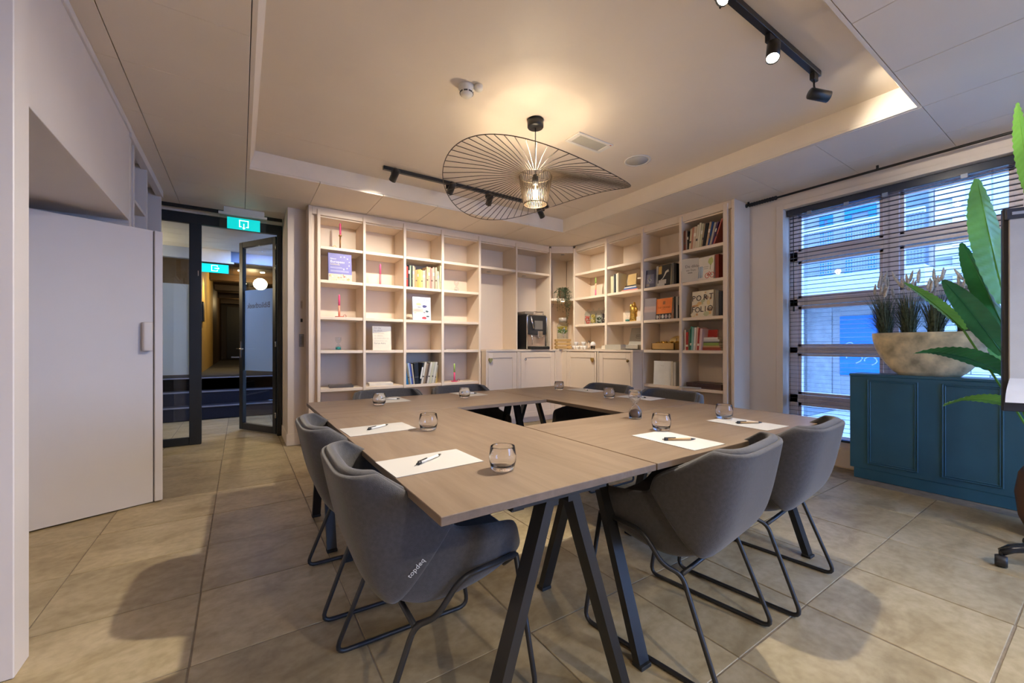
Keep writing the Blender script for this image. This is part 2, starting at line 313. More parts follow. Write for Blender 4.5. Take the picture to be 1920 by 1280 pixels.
for b in ((4.68, 1.972, 0, 4.92, 2.31, 2.9), (4.73, 2.31, 0, 4.92, 5.41, 2.9), (4.68, V1, 0, 4.92, WY0, 2.9), (4.68, -3.1, 0, 4.92, V0, 2.9),
          (4.68, WY0, WZ1, 4.92, WY1, 2.9), (4.68, V0, WZ1, 4.92, V1, 2.9), (4.68, WY0, 0, 4.92, WY1, WZ0), (4.68, V0, 0, 4.92, V1, WZ0)):
    pbox('wall_piece', b, PAINT, wr, 0)
struct(pbox('trim_1', (4.672, 1.972, 0, 4.682, 2.035, WZ1 + 0.05), PAINT, bev=0.002))
struct(pbox('trim_2', (4.672, 0.3, WZ1, 4.682, 1.972, WZ1 + 0.05), PAINT, bev=0.002))

# ------------------------------------------------------------------ windows
FRM = M('window_frame_paint', (0.80, 0.73, 0.75), 0.45, var=0.05)
def window(name, y0, y1, mull):
    w = sempty(name); fx0, fx1 = 4.83, 4.90
    pbox('jamb', (fx0, y1 - 0.075, WZ0, fx1, y1, WZ1), FRM, w, 0.004); pbox('jamb', (fx0, y0, WZ0, fx1, y0 + 0.07, WZ1), FRM, w, 0.004)
    pbox('head', (fx0, y0, WZ1 - 0.06, fx1, y1, WZ1), FRM, w, 0.004); pbox('sill', (fx0 - 0.05, y0, WZ0 - 0.02, fx1, y1, WZ0 + 0.06), FRM, w, 0.004)
    pbox('mullion', (fx0 - 0.005, mull - 0.055, WZ0, fx1, mull + 0.055, WZ1), FRM, w, 0.004)
    zs = [(2.005, 2.105), (1.535, 1.615), (1.05, 1.117), (0.54, 0.625)]
    edges = [WZ1 - 0.06]
    for a, b in zs:
        pbox('transom', (fx0, y0, a, fx1, y1, b), FRM, w, 0.004); edges += [b, a]
    edges.append(WZ0 + 0.06)
    for q in range(0, len(edges), 2):
        for (a, b) in ((y0 + 0.07, mull - 0.055), (mull + 0.055, y1 - 0.075)):
            s = 0.028
            part('sash', MB().box(fx0 + .01, a, edges[q] - s, fx1 - .015, b, edges[q]).box(fx0 + .01, a, edges[q + 1], fx1 - .015, b, edges[q + 1] + s).box(fx0 + .01, a, edges[q + 1], fx1 - .015, a + s, edges[q]).box(fx0 + .01, b - s, edges[q + 1], fx1 - .015, b, edges[q]), FRM, w)
            pbox('pane', (4.868, a + s, edges[q + 1] + s, 4.874, b - s, edges[q] - s), PANE, w, 0)
window('window_1', WY0, WY1, 1.165)
window('fill_window_right', V0, V1, -1.30)  # unseen window, added for blue daylight fill from the right

w3 = sempty('fill_window_front')  # unseen window behind the camera, added and sized for its blue fill light
for b in ((2.2, -3.18, 0.3, 2.28, -3.12, 2.5), (3.92, -3.18, 0.3, 4.0, -3.12, 2.5), (3.06, -3.18, 0.38, 3.14, -3.12, 2.42), (2.28, -3.18, 0.3, 3.92, -3.12, 0.38), (2.28, -3.18, 2.42, 3.92, -3.12, 2.5)): pbox('frame_bar', b, FRM, w3, 0.003)
for b in ((2.28, -3.153, 0.38, 3.06, -3.147, 2.42), (3.14, -3.153, 0.38, 3.92, -3.147, 2.42)): pbox('pane', b, PANE, w3, 0)
# ------------------------------------------------------------------ door to the hall
d1 = sempty('door_1')
pbox('post', (-0.484, 5.90, 0, -0.372, 5.96, 2.53), ANTH, d1, 0.004); pbox('post', (0.385, 5.90, 0, 0.440, 5.96, 2.53), ANTH, d1, 0.004)
pbox('post', (-0.95, 5.90, 0, -0.88, 5.96, 2.53), ANTH, d1, 0.004)
pbox('header', (-0.95, 5.90, 2.525, 0.440, 5.96, 2.635), ANTH, d1, 0.004); pbox('bottom_rail', (-0.88, 5.905, 0.0, -0.484, 5.955, 0.085), ANTH, d1, 0.004)
pbox('pane', (-0.88, 5.928, 0.085, -0.484, 5.934, 2.525), PANE, d1, 0); pbox('frosted_film', (-0.88, 5.9350, 0.80, -0.484, 5.9356, 1.83), FROST, d1, 0)
pbox('lock_plate', (-0.405, 5.897, 1.93, -0.398, 5.90, 1.99), CHROME, d1, 0.001)
d2 = sempty('door_2'); d2.location = (0.40, 5.97, 0); d2.rotation_euler = (0, 0, math.atan2(0.861, -0.508))
pbox('stile', (0.01, -0.025, 0.012, 0.075, 0.025, 2.515), ANTH, d2, 0.004); pbox('stile', (0.695, -0.025, 0.012, 0.77, 0.025, 2.515), ANTH, d2, 0.004)
pbox('top_rail', (0.075, -0.025, 2.44, 0.695, 0.025, 2.515), ANTH, d2, 0.004); pbox('bottom_rail', (0.075, -0.025, 0.012, 0.695, 0.025, 0.10), ANTH, d2, 0.004)
pbox('pane', (0.075, -0.003, 0.10, 0.695, 0.003, 2.44), PANE, d2, 0); pbox('frosted_film', (0.075, -0.0066, 0.80, 0.695, -0.006, 1.87), FROST, d2, 0)
txt(d2, 'Bibliotheek', 0.105, M('film_lettering', (0.20, 0.13, 0.09), 0.7), (0.40, -0.0046, 1.66), (R(90), 0, 0))
h = part('door_handle', MB().box(0.715, 0.025, 0.97, 0.745, 0.034, 1.19, 0.002).tube([(0.73, 0.034, 1.09), (0.73, 0.075, 1.09)], 0.009).tube([(0.735, 0.075, 1.09), (0.60, 0.075, 1.09)], 0.010), CHROME, d2)
part('door_handle', MB().box(0.715, -0.034, 0.97, 0.745, -0.025, 1.19, 0.002).tube([(0.73, -0.034, 1.09), (0.73, -0.075, 1.09)], 0.009).tube([(0.735, -0.075, 1.09), (0.60, -0.075, 1.09)], 0.010), CHROME, d2)
for z in (0.25, 1.15, 2.12, 2.38): part('hinge', MB().lathe([(0.0005, z - .035), (0.009, z - .035), (0.009, z + .035), (0.0005, z + .035)], 10, c=(0.004, 0.03)), CHROME, d2)

# ------------------------------------------------------------------ hall beyond the door
HALLC = M('hall_ceiling', (0.62, 0.60, 0.55), 0.6, var=0.02); WALNUT = M('hall_walnut', (0.10, 0.06, 0.03), 0.45, var=0.2, stretch=(1, 1, 6)); OCHRE = M('hall_ochre', (0.62, 0.42, 0.12), 0.6)
NAVY = M('navy_carpet', (0.010, 0.014, 0.032), 0.95, var=0.25, scale=60); NOSE = M('step_nosing', (0.20, 0.22, 0.30), 0.5)
hc = sempty('ceiling_hall')
for k in range(6): pbox('ceiling_panel', (-3.2, 6.03 + k * 0.29, 2.60, 1.36, 6.03 + (k + 1) * 0.29 - 0.006, 2.62), HALLC, hc, 0.001)
pbox('bulkhead', (-3.2, 7.77, 2.44, 1.36, 7.87, 2.95), M('hall_blue_paint', (0.25, 0.29, 0.40), 0.5), hc)
pbox('corridor_ceiling', (-3.2, 7.87, 2.92, 1.36, 21.0, 2.99), WALNUT, hc)
for k in range(5): pbox('corridor_beam', (-0.62, 10.2 + 2.2 * k, 2.76, 1.0, 10.5 + 2.2 * k, 2.92), WALNUT, hc)
struct(pbox('wall_hall_right', (1.30, 6.02, 0, 1.40, 8.42, 2.95), M('hall_white', (0.55, 0.55, 0.56), 0.6), bev=0))
struct(pbox('wall_hall_left', (-3.3, 6.02, 0, -3.2, 9.4, 2.95), WALNUT, bev=0))
struct(pbox('wall_hall_back', (-3.2, 9.3, 0.6, -0.63, 9.4, 2.95), WALNUT, bev=0))
struct(pbox('wall_corridor_left', (-0.75, 9.4, 0.6, -0.63, 14.0, 2.95), OCHRE, bev=0))
struct(pbox('wall_corridor_far_left', (-0.75, 14.0, 0.6, -0.63, 20.0, 2.95), WALNUT, bev=0))
struct(pbox('wall_corridor_right', (1.0, 8.42, 0.6, 1.1, 20.0, 2.95), WALNUT, bev=0))
struct(pbox('wall_corridor_end', (-0.9, 20.0, 0.6, 1.2, 20.1, 2.95), M('hall_dark', (0.05, 0.03, 0.02), 0.5), bev=0))
fh = sempty('floor_hall'); pbox('carpet', (-3.2, 8.42, 0.3, 1.3, 20.0, 0.609), M('corridor_carpet', (0.05, 0.05, 0.05), 0.95, var=0.5, scale=3, stretch=(0.2, 2.5, 1)), fh, 0)
d3 = sempty('door_3'); pbox('leaf', (-0.45, 19.95, 0.62, 0.62, 19.99, 2.72), M('far_door', (0.006, 0.007, 0.009), 0.4), d3); pbox('kick_strip', (-0.3, 19.93, 0.66, 0.55, 19.95, 0.72), CHROME, d3)
st = thing('staircase', 'three dark navy carpeted steps seen through the open glass door', 'stairs', (0, 7.82, 0))
for k in range(3):
    pbox('step', (-3.19, 0.30 * k, 0.0 if k == 0 else 0.203 * k - 0.01, 1.3, 0.30 * (k + 1) + (0.3 if k < 2 else 0.0), 0.203 * (k + 1)), NAVY, st, 0.01)
    pbox('nosing', (-3.19, 0.30 * k - 0.006, 0.203 * (k + 1) - 0.016, 1.3, 0.30 * k + 0.05, 0.203 * (k + 1) + 0.003), NOSE, st, 0.002)
def exit_sign(name, label, loc, rz, w, mirror):
    t = thing(name, label, 'exit sign', loc, rz)
    pbox('acrylic_plate', (-w / 2 - 0.07, -0.004, -0.17, w / 2 + 0.06, 0.004, 0.0), PANE, t, 0.001)
    pbox('housing', (-w / 2 - 0.08, -0.022, 0.0, w / 2 + 0.07, 0.022, 0.025), C((0.75, 0.75, 0.72), 0.4), t)
    pbox('green_panel', (-w / 2, -0.007, -0.155, w / 2, -0.0045, -0.025), M('exit_green', (0.0, 0.46, 0.44), 0.4, emit=1.1, var=0.03), t, 0)
    mb = MB(); y0, y1 = -0.009, -0.0072
    mb.box(-.045, y0, -.05, .045, y1, -.042).box(-.045, y0, -.12, -.037, y1, -.042).box(.037, y0, -.12, .045, y1, -.042).box(-.045, y0, -.12, -.022, y1, -.112).box(.022, y0, -.12, .045, y1, -.112)
    mb.box(-.004, y0, -.135, .004, y1, -.08).add([(-.016, y0, -.124), (.016, y0, -.124), (0, y0, -.144), (-.016, y1, -.124), (.016, y1, -.124), (0, y1, -.144)], [(0, 2, 1), (3, 4, 5), (0, 1, 4, 3), (1, 2, 5, 4), (2, 0, 3, 5)])
    part('exit_symbol', mb, M('exit_white', (0.9, 0.95, 0.93), 0.5, emit=1.2), t, (0, 0, -0.004) if not mirror else (0, 0, 0)); return t
es = exit_sign('exit_sign', 'lit teal exit sign with down arrow hanging above the glass door', (0.035, 5.60, 2.605), 0, 0.315, False)
pbox('ceiling_bracket', (-0.19, -0.02, 0.025, 0.20, 0.02, 0.083), C((0.75, 0.75, 0.72), 0.4), es)
e2 = exit_sign('exit_sign', 'second lit teal exit sign with sideways arrow, farther back in the hall', (-0.32, 7.70, 2.40), 0, 0.34, True)
pbox('ceiling_bracket', (-0.19, -0.02, 0.025, 0.20, 0.02, 0.20), C((0.75, 0.75, 0.72), 0.4), e2)
for o in [o for o in COL.objects if o.parent == e2 and o.name.startswith('exit_symbol')]: o.rotation_euler = (0, R(-90), 0); o.location = (-0.087, 0, -0.087)
cr_ = part('curtain_rail', MB().box(-0.95, 5.77, 2.655, 0.43, 5.80, 2.69, 0.002), BLACK); tag(cr_, 'slim black curtain rail on the ceiling before the glass door', 'curtain rail')
for k, (x, y) in enumerate(((0.0, 11.6), (0.45, 11.6), (0.1, 13.9), (0.5, 13.9))):
    t = part('corridor_downlight', MB().lathe([(0.0005, 2.918 - .02), (0.045, 2.918 - .02), (0.05, 2.919), (0.0005, 2.919)], 12), M('hall_lens', (1, 0.8, 0.45), 0.4, emit=12), None, (x, y, 0))
    tag(t, 'small lit downlight in the dark corridor ceiling, %s' % ['nearer left', 'nearer right', 'farther left', 'farther right'][k], 'downlight', 'corridor downlights')
pf = part('wall_picture', MB().box(-0.628, 10.0, 1.62, -0.60, 10.35, 2.0, 0.004), ANTH); tag(pf, 'dark framed picture on the ochre corridor wall', 'picture')
wl = thing('wall_lamp', 'lit cylindrical wall lamp beyond the fixed glass panel', 'lamp', (-1.35, 8.6, 0)); part('lamp_shade', MB().lathe([(0.055, 1.95), (0.075, 2.35), (0.07, 2.35), (0.05, 1.95)], 18), M('lamp_shade', (0.9, 0.75, 0.5), 0.7, emit=0.7), wl); part('stand', MB().lathe([(0.0005, 0.609), (0.12, 0.609), (0.12, 0.63), (0.015, 0.64), (0.015, 1.96), (0.0005, 1.96)], 14), ANTH, wl)

# ------------------------------------------------------------------ left cupboards
oc = thing('overhead_cupboard', 'white overhead cupboard box along the left wall above the door panel', 'cupboard', (-0.66, 2.2, 2.02))
pbox('body', (-0.735, 0.003, 0.0, 0.0, 1.745, 0.668), WHITE, oc, 0.002); pbox('cornice', (-0.03, 0.004, 0.628, 0.014, 1.74, 0.668), WHITE, oc, 0.003)
pd = thing('cupboard_door', 'big plain white cupboard door standing ajar, pale block handle, left', 'cupboard door', (-0.473, 3.893, 0.008), math.atan2(-0.318, -0.777))
pbox('door_panel', (0.052, -0.04, 0.0, 0.93, 0.0, 1.945), WHITE, pd, 0.002); pbox('edge_stile', (0.0, -0.045, 0.0, 0.046, 0.012, 1.945), WHITE, pd, 0.003)
part('block_handle', MB().box(0.065, 0.0, 1.08, 0.118, 0.055, 1.285, 0.008, seg=2), WHITE, pd)
ls = thing('wall_shelf_unit', 'white open wall shelves beside the overhead cupboard, near the glass door', 'shelf', (-0.66, 3.955, 2.0))
pbox('side_panel', (-0.5, 0, 0, 0, 0.06, 0.688), WHITE, ls); pbox('side_panel', (-0.5, 0.14, 0, 0, 0.17, 0.688), WHITE, ls); pbox('side_panel', (-0.5, 0.66, 0, 0, 0.685, 0.66), WHITE, ls); pbox('side_panel', (-0.5, 1.40, 0, 0, 1.43, 0.688), WHITE, ls)
pbox('header', (-0.04, 0.0, 0.62, 0.012, 1.44, 0.688), WHITE, ls); pbox('back_panel', (-0.52, 0.0, 0, -0.5, 1.43, 0.688), WHITE, ls); pbox('bottom_shelf', (-0.5, 0.0, -0.02, 0, 1.43, 0.0), WHITE, ls)
pbox('shelf', (-0.5, 0.17, 0.22, -0.01, 0.66, 0.245), WHITE, ls); pbox('lower_cabinet', (-0.52, 0.0, -1.99, -0.02, 1.43, -0.02), WHITE, ls)
gb = part('bottle', MB().lathe([(0.0005, 0), (0.036, 0), (0.038, 0.01), (0.038, 0.16), (0.014, 0.21), (0.014, 0.26), (0.0005, 0.26)], 16), M('green_bottle', (0.03, 0.09, 0.03), 0.15), None, (-0.76, 4.86, 2.0)); tag(gb, 'dark green bottle on the upper left wall shelf', 'bottle')
b2 = part('bottle', MB().lathe([(0.0005, 0), (0.03, 0), (0.032, 0.01), (0.032, 0.09), (0.012, 0.13), (0.012, 0.17), (0.0005, 0.17)], 16), M('yellow_bottle', (0.45, 0.36, 0.08), 0.2), None, (-0.74, 5.06, 2.0)); tag(b2, 'small yellowish bottle behind the green bottle on the left wall shelf', 'bottle')
rb = part('book', MB().box(-0.09, -0.012, 0, 0.09, 0.012, 0.30, 0.002), C((0.35, 0.03, 0.02), 0.5), None, (-0.77, 4.68, 2.0)); tag(rb, 'red book standing against the divider on the left wall shelf', 'book')
kb = part('book', MB().box(-0.09, -0.01, 0, 0.09, 0.01, 0.13, 0.002), C((0.06, 0.06, 0.06), 0.5), None, (-0.77, 4.16, 2.0)); tag(kb, 'small dark book at the bottom of the left wall shelf', 'book')
# ------------------------------------------------------------------ bookcases
SZ = [2.255, 1.875, 1.46, 1.077, 0.64]; T = 0.035
bA = thing('bookcase', 'built-in blush-white bookcase along the back wall, left of the corner', 'bookcase', (0, 5.0, 0))
YB = 0.37
def post(x0, x1, p, y0=0.0, y1=YB, z1=2.66): pbox('divider', (x0, y0, 0.0, x1, y1, z1), SHELF, p, 0.003)
pbox('side_frame', (0.63, 0.012, 0, 0.665, YB, 2.688), SHELF, bA, 0.003); pbox('filler_strip', (0.665, 0.06, 0, 0.716, 0.10, 2.62), SHELF, bA, 0)
DX = [(0.716, 0.749), (1.211, 1.241), (1.70, 1.732), (2.209, 2.245), (2.769, 2.803), (3.395, 3.422), (4.035, 4.06)]
for a, b in DX: post(a, b, bA)
pbox('header', (0.665, 0.018, 2.60, 4.035, 0.05, 2.688), SHELF, bA, 0.003); pbox('top_shelf', (0.749, 0.05, 2.585, 4.035, YB, 2.615), SHELF, bA, 0.002)
pbox('back_panel', (0.665, YB, 0, 4.70, YB + 0.02, 2.688), SHELF, bA, 0)
for i in range(6):
    x0, x1 = DX[i][1], DX[i + 1][0]
    for k, z in enumerate(SZ):
        if i >= 4 and k > 0: continue
        pbox('shelf', (x0, 0.012, z - T, x1, YB, z), SHELF, bA, 0.003)
    if i >= 4: part('niche_lamp', MB().lathe([(0.0005, SZ[0] - T - 0.004), (0.035, SZ[0] - T - 0.004), (0.035, SZ[0] - T), (0.0005, SZ[0] - T)], 16, c=((x0 + x1) / 2 - 0.05, 0.2)), C((0.45, 0.40, 0.35), 0.5), bA)
    if i < 4: pbox('bottom_shelf', (x0, 0.02, 0.08, x1, YB, 0.115), SHELF, bA, 0.003); pbox('plinth', (x0, 0.03, 0, x1, 0.05, 0.08), SHELF, bA, 0)
bC = thing('corner_shelf_unit', 'narrow diagonal corner shelf unit between the two bookcases', 'shelf', (0, 0, 0))
poly = [(4.062, 5.0), (4.35, 4.815), (4.70, 4.815), (4.70, 5.37), (4.062, 5.37)]
for z, t in ((1.875, T), (2.615, 0.03)): part('shelf', MB().prism(poly, z - t, z), SHELF, bC)
dv = Vector((0.288, -0.185)).normalized(); nv = Vector((0.185, 0.288)).normalized()
part('header', MB().prism([(4.062, 5.0), (4.35, 4.815), (4.35 + nv.x * .03, 4.815 + nv.y * .03), (4.062 + nv.x * .03, 5.0 + nv.y * .03)], 2.615, 2.688), SHELF, bC)
for z in (2.578, 1.833): part('niche_lamp', MB().lathe([(0.0005, z), (0.03, z), (0.03, z + .006), (0.0005, z + .006)], 16, c=(4.28, 4.98)), M('niche_lens', (1, 0.85, 0.6), 0.4, emit=3) if z < 2 else C((0.45, 0.40, 0.35), 0.5), bC)
bB = thing('bookcase', 'built-in blush-white bookcase along the right wall, right of the corner', 'bookcase', (4.35, 0, 0))
XB = 0.35
DY = [(4.785, 4.815), (4.11, 4.15), (3.478, 3.512), (2.92, 2.955), (2.375, 2.425)]
for a, b in DY: pbox('divider', (0, a, 0, XB, b, 2.66), SHELF, bB, 0.003)
pbox('header', (0.018, 2.34, 2.60, 0.05, 4.785, 2.688), SHELF, bB, 0.003); pbox('top_shelf', (0.05, 2.425, 2.585, XB, 4.785, 2.615), SHELF, bB, 0.002)
pbox('back_panel', (XB, 2.34, 0, XB + 0.02, 5.36, 2.688), SHELF, bB, 0); pbox('side_frame', (0.012, 2.306, 0, XB - 0.02, 2.338, 2.688), SHELF, bB, 0.003); pbox('filler_strip', (0.06, 2.338, 0, 0.10, 2.375, 2.62), SHELF, bB, 0)
for i in range(4):
    y0, y1 = DY[i + 1][1], DY[i][0]
    for k, z in enumerate(SZ):
        if i < 2 and k > 2: continue
        pbox('shelf', (0.012, y0, z - T, XB, y1, z), SHELF, bB, 0.003)
    if i > 1: pbox('bottom_shelf', (0.02, y0, 0.08, XB, y1, 0.115), SHELF, bB, 0.003); pbox('plinth', (0.03, y0, 0, 0.05, y1, 0.08), SHELF, bB, 0)

# base cabinets (four units) and the worktop
ct = part('worktop', MB().prism([(2.806, 4.862), (4.155, 4.862), (4.155, 3.48), (4.349, 3.48), (4.349, 4.99), (4.06, 4.995), (4.06, 4.998), (2.806, 4.998)], 1.052, 1.077)
          .prism([(2.806, 4.998), (3.394, 4.998), (3.394, 5.368), (2.806, 5.368)], 1.052, 1.077).prism([(3.424, 4.998), (4.033, 4.998), (4.033, 5.368), (3.424, 5.368)], 1.052, 1.077)
          .prism([(4.064, 5.0), (4.349, 4.818), (4.69, 4.818), (4.69, 5.368), (4.064, 5.368)], 1.052, 1.077)
          .prism([(4.349, 4.152), (4.69, 4.152), (4.69, 4.783), (4.349, 4.783)], 1.052, 1.077).prism([(4.349, 3.514), (4.69, 3.514), (4.69, 4.108), (4.349, 4.108)], 1.052, 1.077), SHELF)
part('corner_post', MB().box(4.057, 4.866, 0, 4.18, 4.884, 1.0515).box(4.161, 4.782, 0, 4.18, 4.866, 1.0515), SHELF, ct)
tag(ct, 'blush-white worktop turning the corner over the four base cupboards', 'worktop')
def cabinet(label, loc, rz, w, d, knob, kx, heart):
    t = thing('base_cabinet', label, 'cabinet', loc, rz, 'base cupboards under the worktop')
    pbox('body', (0, 0.02, 0.07, w, d, 1.05), SHELF, t, 0.002); pbox('plinth', (0.0, 0.06, 0.0, w, 0.08, 0.07), SHELF, t, 0); pbox('side_post', (0, 0.0, 0.07, 0.03, 0.02, 1.05), SHELF, t, 0.001); pbox('side_post', (w - 0.03, 0.0, 0.07, w, 0.02, 1.05), SHELF, t, 0.001)
    a, b, z0, z1, s = 0.035, w - 0.035, 0.085, 1.035, 0.075
    dr = part('door', MB().box(a, 0, z0, a + s, 0.019, z1, .002).box(b - s, 0, z0, b, 0.019, z1, .002).box(a + s, 0, z0, b - s, 0.019, z0 + s, .002).box(a + s, 0, z1 - s, b - s, 0.019, z1, .002).box(a + s - .004, 0.008, z0 + s - .004, b - s + .004, 0.018, z1 - s + .004), SHELF, t)
    if heart:
        kb = MB().add([(kx + x, y, 0.935 + z) for y in (-.028, -.014) for x, z in ((0, -.04), (.028, -.006), (.03, .014), (.018, .028), (0, .016), (-.018, .028), (-.03, .014), (-.028, -.006))], [list(range(8)), list(range(8, 16))[::-1]] + [((i + 1) % 8, i, 8 + i, 8 + (i + 1) % 8) for i in range(8)]).tube([(kx, 0, .935), (kx, -.016, .935)], .006)
    else: kb = MB().lathe([(0.0005, 0), (0.008, 0.0), (0.008, 0.012), (0.018, 0.018), (0.021, 0.026), (0.014, 0.034), (0.0005, 0.036)], 12, mat=Matrix.Translation((kx, 0, 0.935)) @ Matrix.Rotation(R(90), 4, 'X'))
    part('knob', kb, knob, dr)
    return t
cabinet('base cupboard farthest left, brass knob at its left edge', (2.806, 4.865, 0), 0, 0.545, 0.13, BRASS, 0.06, True)
cabinet('base cupboard under the coffee machine, small silver knob', (3.355, 4.865, 0), 0, 0.70, 0.13, CHROME, 0.10, False)
cabinet('base cupboard right of the corner, brass heart-shaped knob', (4.16, 4.78, 0), R(-90), 0.655, 0.185, BRASS, 0.595, True)
cabinet('rightmost base cupboard, small dark brass knob at its right edge', (4.16, 4.11, 0), R(-90), 0.625, 0.185, M('dark_brass', (0.25, 0.16, 0.06), 0.35, 1.0), 0.56, False)

# ------------------------------------------------------------------ books
CREAM = (0.72, 0.60, 0.40); PG = M('book_pages', (0.78, 0.70, 0.56), 0.8, var=0.05, scale=4, stretch=(40, 1, 1))
def book_mesh(t, d, h, col, band=None):
    mb = MB().box(0, 0, 0, t, 0.003, h, 0.001).box(0, 0.003, 0, 0.0022, d, h).box(t - 0.0022, 0.003, 0, t, d, h).box(0.0022, 0.003, 0.003, t - 0.0022, d - 0.004, h - 0.004, mi=1)
    col = [c ** 1.25 * .92 for c in col]; mats = [C(col, 0.5), PG]
    if band:
        bc, z0, z1 = band; mats.append(C(bc, 0.5)); mb.box(0.0015, -0.0006, z0 * h, t - 0.0015, 0.0, z1 * h, mi=2)
    return mb.mesh('book', mats)
def row(x, loc, rz, items, where, group, dirx=1):
    """books standing side by side; local x runs along the shelf, items (thickness, height, depth, colour, colour word, lean deg, band)"""
    base = Matrix.Translation(loc) @ Matrix.Rotation(rz, 4, 'Z'); p = x; prev = 0
    for i, (t, h, d, col, word, lean, band) in enumerate(items):
        th = R(lean); me = book_mesh(t, d, h, col, band)
        if lean >= 0: piv = (t, 0)
        else: piv = (0, 0)
        step = t / math.cos(th) + 0.0012
        px = p + (step if lean >= 0 else 0)
        m = base @ Matrix.Translation((px, random.uniform(0, 0.012), 0.0005)) @ Matrix.Rotation(th, 4, 'Y') @ Matrix.Translation((-piv[0], 0, 0))
        o = put('book', me); o.matrix_world = m
        tag(o, '%s book, %s from left, %s' % (word, ORD[i], where), 'book', group); p += step
cr, cw, yl, og, pk, gr, tn, bk, bl, rd, wh = (0.74, 0.62, 0.42), 'cream', (0.75, 0.55, 0.18), (0.75, 0.42, 0.18), (0.72, 0.42, 0.36), (0.35, 0.45, 0.25), (0.5, 0.38, 0.25), (0.02, 0.02, 0.02), (0.03, 0.12, 0.35), (0.5, 0.05, 0.04), (0.78, 0.74, 0.66)
K = [(.028, .26, rd, 'red', 0), (.018, .275, bk, 'black', 0), (.022, .275, (.4, .5, .38), 'pale green', 0), (.014, .27, bk, 'black', 0), (.020, .27, cr, 'cream', 0), (.016, .255, tn, 'tan', 0), (.022, .225, og, 'orange', 0), (.016, .23, yl, 'yellow', 0), (.030, .235, yl, 'broad yellow', 0), (.022, .225, (.72, .66, .28), 'pale yellow', 0), (.030, .225, (.8, .7, .45), 'broad cream', 0), (.020, .24, (.42, .33, .26), 'brown', 0), (.022, .28, (.78, .55, .33), 'peach', 0), (.020, .275, (.70, .50, .36), 'beige', 0), (.016, .28, (.6, .36, .3), 'dusky red', 0), (.024, .265, pk, 'pink', 0), (.022, .28, (.76, .52, .42), 'salmon', 0), (.012, .27, (.25, .18, .12), 'dark brown', 0), (.022, .285, (.72, .60, .42), 'sand', 0), (.022, .235, (.74, .68, .5), 'ivory', 0), (.018, .31, (.66, .62, .42), 'tall olive-cream', 3), (.020, .24, gr, 'green', 2)]
row(1.737, (0, 5.02, 1.875), 0, [(t, h, .17, c, w, l, ((.1, .08, .06), .35, .42) if i % 3 == 0 else (((.9, .85, .7), .6, .75) if i % 3 == 1 else None)) for i, (t, h, c, w, l) in enumerate(K)], 'upper row of the third bay', 'books in the upper row of the third bay')
K = [(.036, .27, (.02, .25, .5), 'blue', 0), (.022, .27, (.35, .3, .2), 'khaki', -9), (.018, .272, (.5, .62, .75), 'pale blue', -8), (.018, .27, (.1, .15, .5), 'dark blue', -8), (.016, .26, (.6, .55, .45), 'grey-cream', -7), (.055, .268, bk, 'broad black', -3), (.022, .27, bk, 'black white-lettered', 10), (.026, .282, wh, 'white', 11), (.016, .265, tn, 'tan', 11), (.014, .262, (.3, .22, .15), 'brown', 11), (.016, .27, (.18, .13, .1), 'dark', 11), (.026, .28, wh, 'broad white', 11), (.024, .282, (.7, .68, .5), 'ivory', 11), (.022, .28, (.62, .60, .5), 'greyish', 11), (.024, .28, wh, 'tall white', 11), (.016, .24, (.55, .5, .4), 'short beige', 10), (.028, .22, yl, 'mustard', 0)]
row(1.737, (0, 5.02, 0.64), 0, [(t, h, .17, c, w, l, ((.85, .82, .75), .25, .8) if w.startswith('black w') else (((.08, .07, .06), .3, .36) if i % 2 else None)) for i, (t, h, c, w, l) in enumerate(K)], 'lower row of the third bay', 'books in the lower row of the third bay')
K = [(.022, .25, (.25, .06, .03), 'rust', 0), (.018, .25, (.45, .36, .3), 'taupe', 0), (.016, .235, bk, 'black', 0), (.026, .26, cr, 'cream', 5), (.024, .27, (.6, .3, .2), 'red-brown striped', 5), (.034, .27, (.72, .6, .45), 'broad sand', 6), (.024, .282, (.76, .68, .5), 'ivory', 7), (.026, .30, (.78, .72, .55), 'tall pale', 7), (.022, .285, (.66, .62, .4), 'olive-cream', 8), (.018, .28, tn, 'tan', 8), (.036, .275, bk, 'broad black', 10), (.026, .285, (.6, .45, .3), 'light brown', 11), (.018, .28, bl, 'blue', 12), (.026, .265, (.5, .46, .4), 'grey', 14), (.018, .27, (.12, .05, .18), 'purple', 16), (.016, .30, (.55, .18, .15), 'red-edged', 20)]
row(-2.905, (4.37, 0, 2.255), R(-90), [(t * .93, h * .92, .17, c, w, l, ((.8, .74, .6), .55, .7) if i % 3 == 2 else (((.08, .06, .05), .3, .4) if i % 3 == 0 else None)) for i, (t, h, c, w, l) in enumerate(K)], 'top row of the far right bay', 'books in the top row of the far right bay')
K = [(.018, .26, (.7, .6, .5), 'pale', 0), (.028, .23, rd, 'red and black', 0), (.014, .27, (.2, .25, .15), 'dark green', 2), (.022, .30, (.03, .28, .2), 'emerald green', 3), (.024, .29, (.35, .55, .5), 'mint', 3), (.024, .285, wh, 'white', 4), (.022, .29, (.75, .5, .4), 'salmon', 4), (.022, .275, rd, 'crimson', 4), (.026, .27, (.78, .6, .58), 'pale pink', 4)]
row(-2.902, (4.37, 0, 1.077), R(-90), [(t, h * .92, .17, c, w, l, ((.8, .74, .6), .2, .3) if i % 2 else None) for i, (t, h, c, w, l) in enumerate(K)], 'low row of the far right bay', 'books in the red row of the far right bay')
K = [(.045, .235, (.72, .70, .48), 'pale yellow', 0), (.014, .25, (.5, .5, .48), 'grey', 0), (.018, .26, bk, 'black', 0), (.024, .262, (.72, .74, .66), 'white-green', 0), (.022, .27, (.76, .7, .5), 'cream', 0)]
